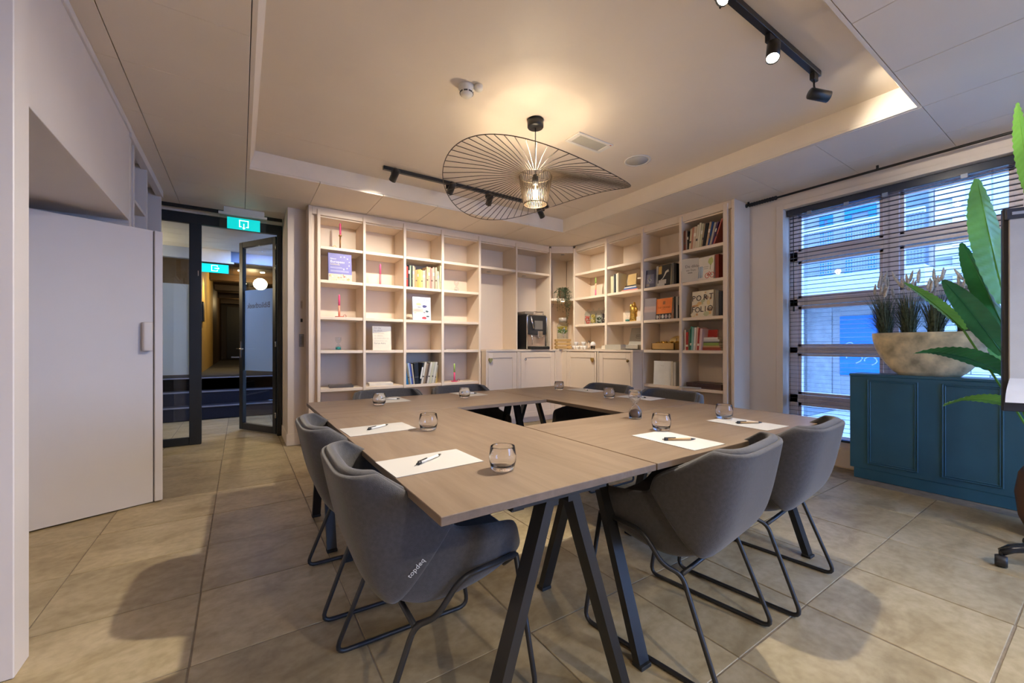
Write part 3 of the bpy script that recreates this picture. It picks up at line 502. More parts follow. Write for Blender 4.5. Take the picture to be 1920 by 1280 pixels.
row(-4.05, (4.37, 0, 1.875), R(-90), [(t, h, .17, c, w, l, None) for (t, h, c, w, l) in K], 'short row right of the corner', 'books in the short row right of the corner')

def cover_book(label, loc, rz, w, h, t, col, tilt=8, group=None, spine=None, name='book'):
    """book standing face-out; local front faces -y, leaning back"""
    root = thing(name, label, 'book', loc, rz, group); tl = R(tilt)
    rot = (-tl, 0, 0)
    part('cover', MB().box(-w / 2, 0, 0, w / 2, 0.003, h, 0.001).box(-w / 2, t - .003, 0, w / 2, t, h, 0.001).box(-w / 2, 0, 0, -w / 2 + .004, t, h, .001), C(spine or col, 0.45) if False else C(col, 0.45), root, (0, 0, 0.001), rot)
    part('pages', MB().box(-w / 2 + .004, .003, .003, w / 2 - .004, t - .003, h - .003), PG, root, (0, 0, 0.001), rot)
    fr = bpy.data.objects.new('cover_print', None); COL.objects.link(fr); fr.parent = root; fr.location = (0, 0, 0.001); fr.rotation_euler = rot
    return root, fr
def face(fr, s, size, col, x, z, align='LEFT', sx=1.0, name='title'): return txt(fr, s, size, C(col, 0.6), (x, -0.0006, z), (R(90), 0, 0), name, align, sx)
def patch(fr, x0, z0, x1, z1, col, y=-0.0008, name='printed_patch'): return pbox(name, (x0, y, z0, x1, 0.0, z1), C(col, 0.5), fr, 0)
def disc(fr, x, z, rx, rz, col, y=-0.0012, n=12, name='printed_shape', jag=0.0):
    vs = [(x + rx * (1 + random.uniform(-jag, jag)) * math.cos(2 * PI * k / n), y, z + rz * (1 + random.uniform(-jag, jag)) * math.sin(2 * PI * k / n)) for k in range(n)]
    return part(name, MB().add(vs, [list(range(n))[::-1]] ), C(col, 0.5), fr)
def star(fr, x, z, r, col):
    vs = [(x + (r if k % 2 == 0 else r * .42) * math.sin(PI * k / 5), -0.0012, z + (r if k % 2 == 0 else r * .42) * math.cos(PI * k / 5)) for k in range(10)]
    return part('star', MB().add(vs, [list(range(10))]), C(col, 0.5), fr)
b, f = cover_book('purple-blue cookbook with a ring of white stars, facing out, leftmost bay', (0.965, 5.04, 1.875), 0, .255, .325, .03, (0.13, 0.12, 0.42), 5)
patch(f, -.127, 0, .127, .082, (0.62, 0.52, 0.42))
for k in range(26): disc(f, random.uniform(-.115, .115), random.uniform(.012, .078), random.uniform(.006, .017), random.uniform(.005, .012), random.choice([(.6, .12, .08), (.7, .6, .3), (.1, .08, .05), (.75, .7, .62), (.3, .35, .12), (.65, .3, .12)]), -0.0012 - k * 2e-5, 8)
for a in range(7): an = R(112 - a * 33); star(f, .035 + .068 * math.cos(an), .215 + .075 * math.sin(an), .0105, (.85, .85, .85))
face(f, 'Nieuw', .024, (.85, .85, .85), -.105, .258); face(f, 'Europees', .041, (.85, .85, .85), -.105, .224); face(f, 'kookboek', .025, (.8, .72, .4), -.105, .193)
patch(f, -.105, .158, .02, .162, (.5, .5, .7)); patch(f, -.105, .148, .05, .152, (.5, .5, .7)); patch(f, -.105, .118, .095, .124, (.42, .42, .6)); patch(f, -.105, .106, .095, .112, (.42, .42, .6))
b, f = cover_book('cream book with grey slanted title corner, facing out, second bay', (1.445, 5.04, 1.077), 0, .225, .29, .028, (0.80, 0.72, 0.58), 4)
part('printed_patch', MB().add([(-.1125, -.0008, .205), (.1125, -.0008, .235), (.1125, -.0008, .29), (-.1125, -.0008, .29)], [(0, 1, 2, 3)]), C((.42, .40, .41), .5), f)
for k, (s, c) in enumerate((('Een dag', (.2, .19, .2)), ('bij elBulli', (.2, .19, .2)), ('De wereld,', (.55, .5, .42)), ('de ideeën,', (.55, .5, .42)), ('de methoden en', (.55, .5, .42)), ('creativiteit van', (.6, .55, .46)), ('Ferran Adrià', (.3, .27, .24)))): face(f, s, .027, c, -.095, .268 - k * .031)
b, f = cover_book('blue-white illustrated book with coloured blots, facing out, third bay', (1.955, 5.04, 1.46), 0, .245, .30, .022, (0.58, 0.62, 0.74), 4)
face(f, 'Camí Blau', .052, (.3, .34, .62), 0, .262, 'CENTER')
patch(f, -.12, .10, .02, .15, (.62, .52, .44)); patch(f, -.12, .02, .12, .06, (.60, .66, .68), -0.0007); patch(f, -.02, .06, .12, .19, (.66, .70, .78), -0.0007)
for x, z, a, c, col in ((-.04, .205, .035, .018, (.55, .62, .3)), (.04, .18, .033, .018, (.06, .06, .2)), (.07, .115, .02, .012, (.05, .09, .1)), (.035, .10, .014, .006, (.15, .1, .1)), (.08, .05, .022, .01, (.05, .06, .08)), (.03, .028, .034, .015, (.6, .06, .08)), (-.03, .165, .03, .004, (.2, .2, .15)), (-.06, .125, .045, .016, (.55, .42, .36)), (-.09, .09, .02, .008, (.5, .55, .35))): disc(f, x, z, a, c, col, n=11, jag=.2)
# bay 3 right side
b, f = cover_book('dark blue framed-picture book, facing out beside the black book', (4.40, 3.42, 1.875), R(-82), .175, .235, .025, (0.035, 0.028, 0.06), 5)
patch(f, -.05, .055, .06, .175, (.12, .11, .16)); part('printed_shape', MB().tube([(-.02, -.001, .11), (.01, -.001, .165), (.0, -.001, .12), (.03, -.001, .10), (.0, -.001, .07), (-.02, -.001, .11)], .004, 5), C((.55, .5, .35), .5), f); patch(f, -.05, .02, .0, .052, (.2, .15, .12))
b, f = cover_book('black book with orange label and white sculpture, facing out', (4.42, 3.235, 1.875), R(-98), .235, .27, .045, (0.03, 0.028, 0.026), 4)
patch(f, -.117, 0, -.085, .27, (.5, .48, .44)); patch(f, -.078, .16, -.025, .26, (.75, .5, .15)); patch(f, -.07, .03, .055, .085, (.62, .58, .52)); patch(f, -.085, .0, .03, .045, (.66, .64, .6), -0.001)
part('printed_shape', MB().tube([(-.03, -.0015, .085), (.0, -.0015, .10), (.03, -.0015, .14), (.05, -.0015, .175), (.09, -.0015, .19)], [.006, .006, .008, .012, .016], 6), C((.78, .72, .6), .5), f)
for k, (w_, c_) in enumerate((('grey', (.2, .19, .18)), ('slim black', (.02, .02, .02)))):
    o = put('book', book_mesh(.028, .18, .265 - k * .012, c_), None, (4.40, 3.085 - k * .031, 1.8755), (0, 0, R(-90))); tag(o, '%s book standing right of the black sculpture book' % w_, 'book')
b, f = cover_book('grey-mauve book with white spine, left of the orange book', (4.375, 3.42, 1.46), R(-75), .20, .28, .03, (0.30, 0.25, 0.25), 4); patch(f, -.1, 0, -.072, .28, (.72, .70, .68)); patch(f, -.07, .10, .1, .175, (.45, .32, .28)); face(f, 'THE GRAND', .022, (.5, .25, .2), .01, .14, 'CENTER')
b, f = cover_book('bright orange book lettered THE GRAND, photo strip below, facing out', (4.405, 3.215, 1.46), R(-97), .255, .265, .03, (0.88, 0.25, 0.055), 5)
patch(f, -.125, 0, .125, .072, (.035, .03, .03)); face(f, 'THE GRAND', .036, (.42, .1, .02), 0, .148, 'CENTER'); patch(f, -.018, .188, .018, .228, (.35, .13, .05)); patch(f, -.04, .122, .03, .126, (.5, .14, .04))
for x, c in ((-.1, (.6, .55, .5)), (-.06, (.35, .22, .18)), (-.01, (.7, .68, .64)), (.045, (.5, .4, .42)), (.1, (.45, .42, .4))): disc(f, x, .034, .02, .026, c, n=9, jag=.25)
for k, (w_, c_, hh) in enumerate((('black', (.02, .02, .02), .27), ('grey-white', (.5, .48, .46), .265), ('dark green', (.02, .03, .02), .16))):
    o = put('book', book_mesh(.026, .18, hh, c_), None, (4.40, 3.062 - k * .029, 1.4605), (0, 0, R(-90))); tag(o, '%s book standing right of the orange book' % w_, 'book')
for k, (w_, c_) in enumerate((('white', (.74, .72, .68)), ('cream', (.7, .64, .52)), ('pale grey', (.62, .6, .56)))):
    if k == 0: b, f = cover_book('large white ring binder facing out on the low shelf', (4.39, 3.225, 0.64), R(-90), .25, .30, .05, c_, 3, name='binder'); face(f, 'menu', .02, (.6, .55, .5), 0, .24, 'CENTER')
    else: o = put('binder', book_mesh(.032, .2, .31 - .01 * k, c_), None, (4.375, 3.085 - (k - 1) * .036, .6405), (0, 0, R(-90))); tag(o, '%s binder standing right of the large white binder' % w_, 'binder')
b, f = cover_book('thick grey-cream book with black title, left of the drawing-covered book', (4.375, 2.835, 1.875), R(-70), .19, .275, .06, (0.52, 0.46, 0.38), 3); face(f, 'De dikke', .045, (.1, .08, .07), -.05, .18, 'LEFT'); face(f, 'van Dam', .03, (.1, .08, .07), -.04, .135, 'LEFT'); patch(f, -.02, .10, .03, .108, (.12, .1, .09))
b, f = cover_book('white square book with red bicycle and green tree drawings, facing out', (4.39, 2.655, 1.875), R(-100), .225, .265, .04, (0.76, 0.70, 0.62), 4)
disc(f, .07, .205, .035, .04, (.5, .55, .2), n=14, jag=.2); part('printed_shape', MB().tube([(.07, -.001, .17), (.065, -.001, .11)], .003, 5), C((.35, .3, .1), .5), f)
for x in (.03, .095): part('printed_shape', MB().tube([(x + .028 * math.cos(2 * PI * k / 14), -.0012, .045 + .028 * math.sin(2 * PI * k / 14)) for k in range(14)], .0035, 5, closed=True), C((.7, .12, .08), .5), f)
part('printed_shape', MB().tube([(.03, -.0014, .045), (.055, -.0014, .085), (.095, -.0014, .045), (.06, -.0014, .05), (.03, -.0014, .045)], .004, 5), C((.7, .15, .1), .5), f)
for x in (-.09, -.07, -.055, -.04): part('printed_shape', MB().tube([(x, -.001, .03), (x + .004, -.001, .13), (x - .004, -.001, .16)], .004, 5), C((.3, .45, .6), .5), f)
patch(f, -.03, .145, .045, .150, (.35, .32, .3)); patch(f, -.02, .125, .04, .130, (.35, .32, .3))
o = put('book', book_mesh(.04, .16, .265, (.35, .06, .03)), None, (4.385, 2.53, 1.8755), (0, 0, R(-90))); tag(o, 'brick-red book beside the book with bicycle drawing', 'book')
b, f = cover_book('illustrated cream book lettered PORT FOLIO, facing out, far right bay', (4.40, 2.70, 1.46), R(-95), .275, .30, .035, (0.74, 0.66, 0.50), 4)
for k in range(22): disc(f, random.uniform(-.12, .12), random.uniform(.02, .28), random.uniform(.01, .04), random.uniform(.008, .03), random.choice([(.7, .45, .2), (.6, .3, .12), (.75, .6, .3), (.5, .5, .3), (.78, .7, .55), (.45, .3, .2)]), -0.0008 - k * 2e-5, 9, jag=.25)
for s, x, z in zip('PORTFOLIO', (-.112, -.045, .04, .112, -.112, -.055, .0, .045, .105), (.215, .215, .22, .225, .085, .08, .085, .085, .09)): txt(f, s, .092, C((.03, .02, .02), .5), (x, -.0035, z), (R(90), 0, 0), 'title', 'CENTER')
for k, (w_, c_) in enumerate((('grey', (.3, .28, .25)), ('dark navy', (.02, .025, .04)))):
    o = put('book', book_mesh(.035, .17, .285 - .02 * k, c_), None, (4.40, 2.535 - k * .038, 1.4605), (0, 0, R(-90))); tag(o, '%s book standing right of the illustrated PORT FOLIO book' % w_, 'book')
b, f = cover_book('bright red book facing out behind the flat book stack', (4.47, 2.66, 1.077), R(-95), .20, .235, .02, (0.45, 0.035, 0.025), 6); patch(f, -.04, .15, .06, .154, (.6, .3, .25)); disc(f, .02, .11, .03, .012, (.08, .03, .03))
def flat_stack(loc, rz, items, where, group):
    z = loc[2] + .0005
    for i, (w, d, t, c, word) in enumerate(items):
        o = part('book', MB().box(-w / 2, -d / 2, 0, w / 2, d / 2, .002, .0005).box(-w / 2, -d / 2, t - .002, w / 2, d / 2, t, .0005).box(-w / 2, -d / 2, .001, w / 2, -d / 2 + .003, t - .001).box(-w / 2 + .003, -d / 2 + .003, .002, w / 2 - .003, d / 2 - .003, t - .002, mi=1), [C(c, .5), PG], None, (loc[0], loc[1], z), (0, 0, rz + R(random.uniform(-4, 4))))
        tag(o, '%s book lying flat, %s' % (word, where % (ORD[i] + ' from the bottom')), 'book', group); z += t + .0008
flat_stack((4.50, 2.625, 1.077), R(-90), [(.27, .19, .034, (.30, .06, .03), 'brick-red'), (.265, .19, .018, (.5, .3, .14), 'brown'), (.26, .185, .032, (.25, .36, .08), 'green'), (.25, .18, .012, (.1, .1, .1), 'black'), (.25, .18, .022, (.6, .6, .6), 'grey-white'), (.24, .18, .024, (.76, .74, .7), 'white')], '%s in the stack of the far right bay', 'flat book stack, far right bay')
flat_stack((4.49, 3.735, 1.875), R(-90), [(.28, .19, .020, (.75, .28, .22), 'coral'), (.22, .17, .022, (.08, .16, .38), 'blue'), (.22, .16, .016, (.76, .74, .7), 'white'), (.20, .15, .018, (.05, .05, .05), 'black')], '%s in the stack right of the corner', 'flat book stack right of the corner')
b, f = cover_book('tan book leaning behind the flat stack right of the corner', (4.52, 3.82, 1.875), R(-95), .16, .255, .02, (0.62, 0.42, 0.18), 6); patch(f, -.08, 0, .08, .07, (.25, .12, .07))
o = part('book', MB().box(-.13, -.09, 0, .13, .09, .030, .003).box(-.12, -.08, .030, .05, .08, .0315), C((.1, .085, .08), .4), None, (0.99, 5.14, 0.6405), (0, 0, R(-6))); tag(o, 'dark book lying flat on the bottom shelf of the leftmost bay', 'book')
o = part('box', MB().box(-.14, -.10, 0, .14, .10, .035, .003), C((.78, .72, .64), .5), None, (1.45, 5.14, 0.6405), (0, 0, R(-8))); tag(o, 'flat white box on the bottom shelf of the second bay', 'box')
o = part('card', MB().box(-.075, -.05, 0, .075, .05, .006, .001), PAPER, None, (2.36, 5.08, 1.0775), (0, 0, 0)); tag(o, 'small white card lying on an empty shelf of the fourth bay', 'card')
o = part('book', MB().box(-.09, -.011, 0, .09, .011, .27, .002), C((.72, .5, .45), .5), None, (4.475, 3.535, 1.4605)); tag(o, 'pale pink book standing against the divider beside the gold ornament', 'book')
o = part('box', MB().box(-.03, -.035, 0, .03, .035, .06, .002), C((.78, .72, .64), .5), None, (4.44, 3.60, 1.4605)); tag(o, 'tiny white box between the gold ornament and the pale pink book', 'box')
o = thing('tray_box', 'flat dark brown tray box on the bottom shelf, far right bay', 'box', (4.50, 2.665, 0.6405), R(-90)); pbox('base', (-.21, -.12, 0, .21, .12, .02), C((.10, .045, .035), .4), o, .003); pbox('lid', (-.215, -.125, .02, .215, .125, .062), C((.055, .028, .028), .4), o, .004)
o = part('papers', MB().box(-.12, -.09, 0, .12, .09, .012), PAPER, None, (4.42, 2.82, .6405), (0, 0, R(-80))); tag(o, 'white papers lying left of the dark brown tray box', 'papers')

# ------------------------------------------------------------------ shelf ornaments
def candle(label, loc, h, cols, group, holder=None, r=.0115):
    t = thing('candle', label, 'candle', loc, 0, group); z0 = 0.006
    if holder == 'tall':
        part('candlestick', MB().lathe([(.0005, 0), (.045, 0), (.048, .008), (.02, .012), (.0085, .016), (.0085, .15), (.016, .155), (.016, .17), (.0005, .17)], 18), M('copper_brass', (.6, .3, .12), .3, 1.0), t); part('ring_handle', MB().tube([(-.062 + .018 * math.cos(2 * PI * k / 12), 0, .02 + .018 * math.sin(2 * PI * k / 12)) for k in range(12)], .003, 6, closed=True), BRASS, t); z0 = .165
    elif holder: part('dish', MB().lathe([(.0005, 0), (.04, 0), (.048, .01), (.046, .012), (.038, .004), (.0005, .004)], 18), C(holder, .35), t); part('ring_handle', MB().tube([(.062 + .016 * math.cos(2 * PI * k / 12), 0, .018 + .016 * math.sin(2 * PI * k / 12)) for k in range(12)], .003, 6, closed=True), C(holder, .35), t)
    else: part('foot', MB().lathe([(.0005, 0), (.02, 0), (.02, .006), (.0005, .006)], 14), C(cols[0], .5), t)
    n = len(cols); hh = (h - z0) / n
    for k, c in enumerate(cols):
        a = z0 + k * hh; b = a + hh; top = k == n - 1
        part('wax', MB().lathe([(.0005, a), (r, a), (r, b - (.02 if top else 0)), (.003 if top else r, b), (.0005, b)], 14), C(c, .5), t)
G = 'dinner candles on the shelves'
HOT, PEACH, LIME = (.85, .10, .24), (.86, .30, .20), (.45, .62, .16)
candle('hot pink candle in a tall brass stick, top left shelf', (0.975, 5.10, 2.255), .31, [HOT], G, 'tall')
candle('pink candle standing alone on the second bay shelf', (1.438, 5.10, 1.875), .265, [(.88, .24, .26), HOT], G)
candle('peach and pink candle on a small red dish, leftmost bay', (0.964, 5.10, 1.46), .27, [PEACH, HOT], G, (.6, .15, .1))
candle('green over pink candle behind the far table chairs, fourth bay', (2.442, 5.10, 0.64), .25, [HOT, LIME], G, (.7, .1, .2))
candle('green, yellow and pink candle right of the corner', (4.46, 4.435, 1.875), .29, [(.8, .2, .35), (.85, .5, .3), LIME], G)
def hourglass(label, loc, s, sand, low, clear=False):
    t = thing('hourglass', label, 'hourglass', loc, 0, 'glass hourglasses'); h = .15 * s; r = .033 * s
    out = [(.0005, 0), (r * .95, 0), (r, .006), (r, h * .25), (r * .55, h * .42), (.004 * s, h * .5), (r * .55, h * .58), (r, h * .75), (r, h - .006), (r * .95, h), (.0005, h)]
    inn = [(.0005, .004), (r - .003, .006), (r - .003, h * .25), (r * .5, h * .41), (.002 * s, h * .5), (r * .5, h * .59), (r - .003, h * .75), (r - .003, h - .007), (.0005, h - .005)]
    part('glass', MB().lathe(out, 22).lathe(inn[::-1], 22) if clear else MB().lathe(out, 22), GLASS if clear else PANE, t)
    part('sand', MB().lathe([(.0005, .006), (r - .005, .008), (r - .005, h * low * .8), (.0005, h * low)], 18), C(sand, .9), t)
    return t
hourglass('hourglass with green sand on the leftmost bay shelf', (0.952, 5.09, 1.0775), 1.0, (.02, .25, .22), .28)
hourglass('hourglass with pale sand, fourth bay shelf', (2.466, 5.09, 1.8755), .95, (.42, .33, .25), .16)
hourglass('hourglass with teal sand beside the gold ornament', (4.44, 3.81, 1.4605), 1.0, (.08, .30, .26), .24)
hourglass('hourglass with brown sand standing on the table top', (1.741, 1.442, .7405), 1.0, (.20, .13, .09), .34, True)
go = thing('ornament', 'shiny gold cactus-like ornament on the shelf right of the corner', 'ornament', (4.44, 3.705, 1.4605))
GOLD = M('gold_foil', (.75, .5, .12), .22, 1.0, var=.25, scale=40, bump=.8, bscale=70)
part('body', MB().lathe([(.0005, 0), (.05, 0), (.056, .02), (.05, .06), (.047, .12), (.05, .18), (.04, .205), (.0005, .20)], 14).ball((0, .035, .19), .028, 8, sq=(1, .8, 1.9)).ball((0, -.012, .20), .03, 8, sq=(1, .7, 2.2)).ball((0, -.045, .15), .02, 8, sq=(1, 1, 2.2)), GOLD, go)
# candy jars
def jar(label, loc, cols, fill):
    t = thing('candy_jar', label, 'jar', loc, 0, 'glass candy jars'); r, h = .05, .16
    part('glass', MB().lathe([(.0005, 0), (r, 0), (r + .002, .006), (r + .002, h), (r - .012, h + .018), (r - .012, h + .028), (r - .015, h + .028), (r - .015, h + .016), (r - .001, h - .002), (r - .001, .008), (.0005, .006)], 20), PANE, t)
    part('lid', MB().lathe([(.0005, h + .03), (r - .006, h + .03), (r - .004, h + .036), (.012, h + .046), (.008, h + .052), (.015, h + .066), (.0005, h + .076)], 18), PANE, t)
    for k, c in enumerate(cols):
        mb = MB()
        for _ in range(46 // len(cols)):
            a = random.uniform(0, 6.28); rr = (r - .013) * math.sqrt(random.random()); mb.ball((rr * math.cos(a), rr * math.sin(a), random.uniform(.016, fill)), .0105, 6)
        stuff(part('candies', mb, C(c, .4), t))
jar('glass jar of red-pink candies, leftmost of the jars', (4.45, 4.59, 1.4605), [(.75, .12, .08)], .125)
jar('glass jar of yellow candies beside the red candy jar', (4.45, 4.475, 1.4605), [(.78, .58, .12)], .14)
jar('glass jar of black and white mints beside the yellow candy jar', (4.45, 4.36, 1.4605), [(.05, .08, .03), (.75, .74, .66)], .115)
jar('glass jar of dark candies against the divider, rightmost jar', (4.45, 4.245, 1.4605), [(.05, .03, .03)], .14)
# stacked white cups
CUP = M('white_china', (.78, .74, .70), .25, var=.01)
cm = MB().lathe([(.0005, 0), (.018, 0), (.02, .004), (.031, .03), (.034, .055), (.031, .055), (.028, .03), (.017, .008), (.0005, .007)], 18).tube([(.031, 0, .045), (.047, 0, .043), (.047, 0, .022), (.027, 0, .018)], .004, 6).mesh('espresso_cup', CUP)
for k, (x, y, z, lab) in enumerate(((4.27, 4.70, 0, 'leftmost in the bottom row'), (4.27, 4.62, 0, 'second in the bottom row'), (4.28, 4.54, 0, 'third in the bottom row'), (4.27, 4.46, 0, 'last in the bottom row'), (4.27, 4.66, .058, 'left in the upper row'), (4.275, 4.50, .058, 'right in the upper row'))):
    o = put('espresso_cup', cm, None, (x, y, 1.0775 + z), (0, 0, R(200 + 25 * k))); tag(o, 'white espresso cup stacked on the worktop, ' + lab, 'cup', 'stacked white espresso cups')
o = part('bottle', MB().lathe([(.0005, 0), (.022, 0), (.023, .01), (.023, .06), (.009, .085), (.009, .125), (.0005, .125)], 14), GLASS, None, (4.27, 4.385, 1.0775)); tag(o, 'small clear glass bottle right of the stacked cups', 'bottle')
o = thing('sugar_bowl', 'white round-lidded sugar bowl on a glass foot right of the small bottle', 'bowl', (4.27, 4.30, 1.0775)); part('foot', MB().lathe([(.0005, 0), (.03, 0), (.03, .05), (.026, .05), (.026, .006), (.0005, .006)], 16), GLASS, o); part('dome', MB().lathe([(.0005, .052), (.038, .052), (.042, .07), (.036, .095), (.015, .112), (.0005, .115)], 18), CUP, o)
o = part('box', MB().box(-.05, -.055, 0, .05, .055, .055, .003), C((.76, .68, .56), .5), None, (4.46, 4.215, 1.0775)); tag(o, 'small cream box on the worktop against the divider', 'box')
# open tea box
tb = thing('tea_box', 'open grey presentation box with raised lettered lid on the worktop', 'box', (4.49, 3.76, 1.0775), R(-90))
GB = C((.44, .40, .33), .5)
part('tray', MB().box(-.16, -.12, 0, .19, .10, .012).box(-.16, -.12, 0, .19, -.112, .062).box(-.16, .092, 0, .19, .10, .062).box(-.16, -.12, 0, -.152, .10, .062).box(.182, -.12, 0, .19, .10, .062), GB, tb)
ld = part('lid', MB().box(-.16, .0, 0, .19, .012, .25, .002), GB, tb, (0, .10, .062), (R(-14), 0, 0)); part('printed_frame', MB().box(-.05, -.001, .10, .07, 0, .104).box(-.05, -.001, .146, .07, 0, .15).box(-.05, -.001, .10, -.046, 0, .15).box(.066, -.001, .10, .07, 0, .15), DARKT, ld); txt(ld, 'MINUTO', .026, DARKT, (.01, -.0008, .125), (R(90), 0, 0), 'title')
for k in range(5): part('sachet', MB().box(-.14 + .062 * k, -.10, .014, -.085 + .062 * k, .085, .066, .003), PAPER, tb)
o = part('folded_card', MB().box(-.14, -.05, 0, .14, .05, .07, .002), C((.50, .46, .38), .5), None, (4.25, 3.86, 1.0775), (0, 0, R(-90))); tag(o, 'low grey carton in front of the open lettered box', 'carton')
# basket with gold chocolates
bk_ = thing('basket', 'tan tray box of gold-wrapped chocolates on the shelf right of the worktop', 'basket', (4.49, 3.20, 1.0775), R(-90)); TANB = C((.52, .30, .09), .6)
part('tray', MB().box(-.17, -.11, 0, .16, .11, .01).box(-.17, -.11, 0, .16, -.10, .085).box(-.17, .10, 0, .16, .11, .085).box(-.17, -.11, 0, -.16, .11, .085).box(.15, -.11, 0, .16, .11, .085), TANB, bk_)
mb = MB()
for _ in range(60): mb.ball((random.uniform(-.145, .14), random.uniform(-.09, .09), random.uniform(.05, .105)), .016, 6, sq=(1, 1, .8))
stuff(part('chocolates', mb, GOLD, bk_))
lid = part('round_lid', MB().lathe([(.0005, 0), (.105, 0), (.105, .012), (.0005, .012)], 28), C((.62, .42, .16), .5), bk_, (.06, .075, .075), (R(72), 0, 0)); part('slit', MB().box(-.004, .03, .0125, .004, .07, .013), DARKT, lid)

# coffee machine
cmh = thing('coffee_machine', 'black and chrome coffee machine in the niche left of the corner', 'coffee machine', (3.545, 4.90, 1.0775)); BP = M('black_plastic', (.015, .015, .016), .3)
part('body', MB().box(0, .05, 0, .37, .42, .525, .012, seg=2), BP, cmh)
part('chrome_frame', MB().tube(fillet([(.004, .035, .01), (.004, .035, .515), (.366, .035, .515), (.366, .035, .01)], .04, 6), .011, 8), CHROME, cmh)
part('front_panel', MB().box(.02, .02, .22, .35, .05, .515, .008), M('dark_plastic', (.03, .03, .033), .25), cmh); pbox('screen', (.13, .012, .30, .28, .02, .43), M('display', (.16, .15, .14), .15), cmh, .003)
part('silver_arm', MB().tube([(.06, .012, .49), (.10, .0, .31)], .012, 6, flat=(1, .5)), CHROME, cmh)
part('outlet', MB().box(.16, -.03, .185, .25, .03, .275, .006).lathe([(.0005, .165), (.01, .165), (.01, .19), (.0005, .19)], 8, c=(.19, -.01)).lathe([(.0005, .165), (.01, .165), (.01, .19), (.0005, .19)], 8, c=(.225, -.01)), CHROME, cmh)
pbox('back_plate', (.02, .045, .04, .35, .05, .22), M('tan_steel', (.55, .42, .32), .3, .6), cmh); part('steam_pipe', MB().tube(fillet([(.06, .01, .22), (.06, -.02, .18), (.06, -.02, .07)], .02), .007, 8), CHROME, cmh)
part('drip_tray', MB().box(.01, -.06, 0, .36, .05, .045, .006), BP, cmh); pbox('drip_grid', (.03, -.05, .045, .34, .04, .05), CHROME, cmh)
part('bean_hopper', MB().box(.02, .10, .525, .18, .36, .575, .01), M('smoky', (.25, .21, .17), .2), cmh)
part('cup_rail', MB().tube([(.19, .09, .575), (.35, .09, .575), (.35, .38, .575), (.19, .38, .575)], .006, 6, closed=True).tube([(.19, .09, .525), (.19, .09, .575)], .005, 6).tube([(.35, .09, .525), (.35, .09, .575)], .005, 6).tube([(.35, .38, .525), (.35, .38, .575)], .005, 6), CHROME, cmh)
# water dispenser on its crate
cr8 = thing('wooden_crate', 'small slatted wooden crate under the lemon water dispenser', 'crate', (4.195, 4.885, 1.0775), R(-33)); PINE = M('pine', (.50, .30, .10), .6, var=.25, stretch=(1, 1, 8))
for z in (.012, .065, .118):
    for y in (-.09, .082): pbox('slat', (-.12, y, z, .12, y + .008, z + .04), PINE, cr8, .001)
    for x in (-.112, .104): pbox('slat', (x, -.082, z, x + .008, .082, z + .04), PINE, cr8, .001)
for x in (-.10, .085):
    for y in (-.08, .065): pbox('corner_post', (x, y, 0, x + .015, y + .015, .158), PINE, cr8, 0)
pbox('top_board', (-.11, -.08, .150, .11, .08, .158), PINE, cr8, .001)
wd = thing('water_dispenser', 'glass drink dispenser of lemon and mint water on a crate', 'dispenser', (4.195, 4.885, 1.2365), R(-33))
part('glass', MB().lathe([(.0005, 0), (.082, 0), (.088, .01), (.088, .20), (.08, .23), (.058, .245), (.058, .27), (.055, .27), (.055, .243), (.077, .226), (.085, .20), (.085, .012), (.0005, .008)], 26), PANE, wd)
part('lid', MB().lathe([(.0005, .27), (.062, .27), (.062, .325), (.058, .33), (.0005, .33)], 22), M('frosted_lid', (.72, .62, .50), .25, trans=.3), wd)
mb = MB(); mg = MB()
for _ in range(34): a = random.uniform(0, 6.28); rr = random.uniform(.03, .07); mb.ball((rr * math.cos(a), rr * math.sin(a), random.uniform(.15, .195)), .019, 7, sq=(1, 1, .45))
for _ in range(46): a = random.uniform(0, 6.28); rr = random.uniform(.03, .072); mg.ball((rr * math.cos(a), rr * math.sin(a), random.uniform(.09, .155) if rr > .03 else .1), .014, 6, sq=(1, 1, .5))
stuff(part('lemon_slices', mb, C((.62, .46, .05), .4), wd)); stuff(part('mint_leaves', mg, C((.16, .30, .03), .5), wd))
part('tap', MB().tube([(0, -.086, .035), (0, -.12, .035)], .009, 8).tube([(0, -.115, .06), (0, -.115, .015)], .008, 8).box(-.006, -.121, .06, .006, -.109, .085, .002), CHROME, wd)
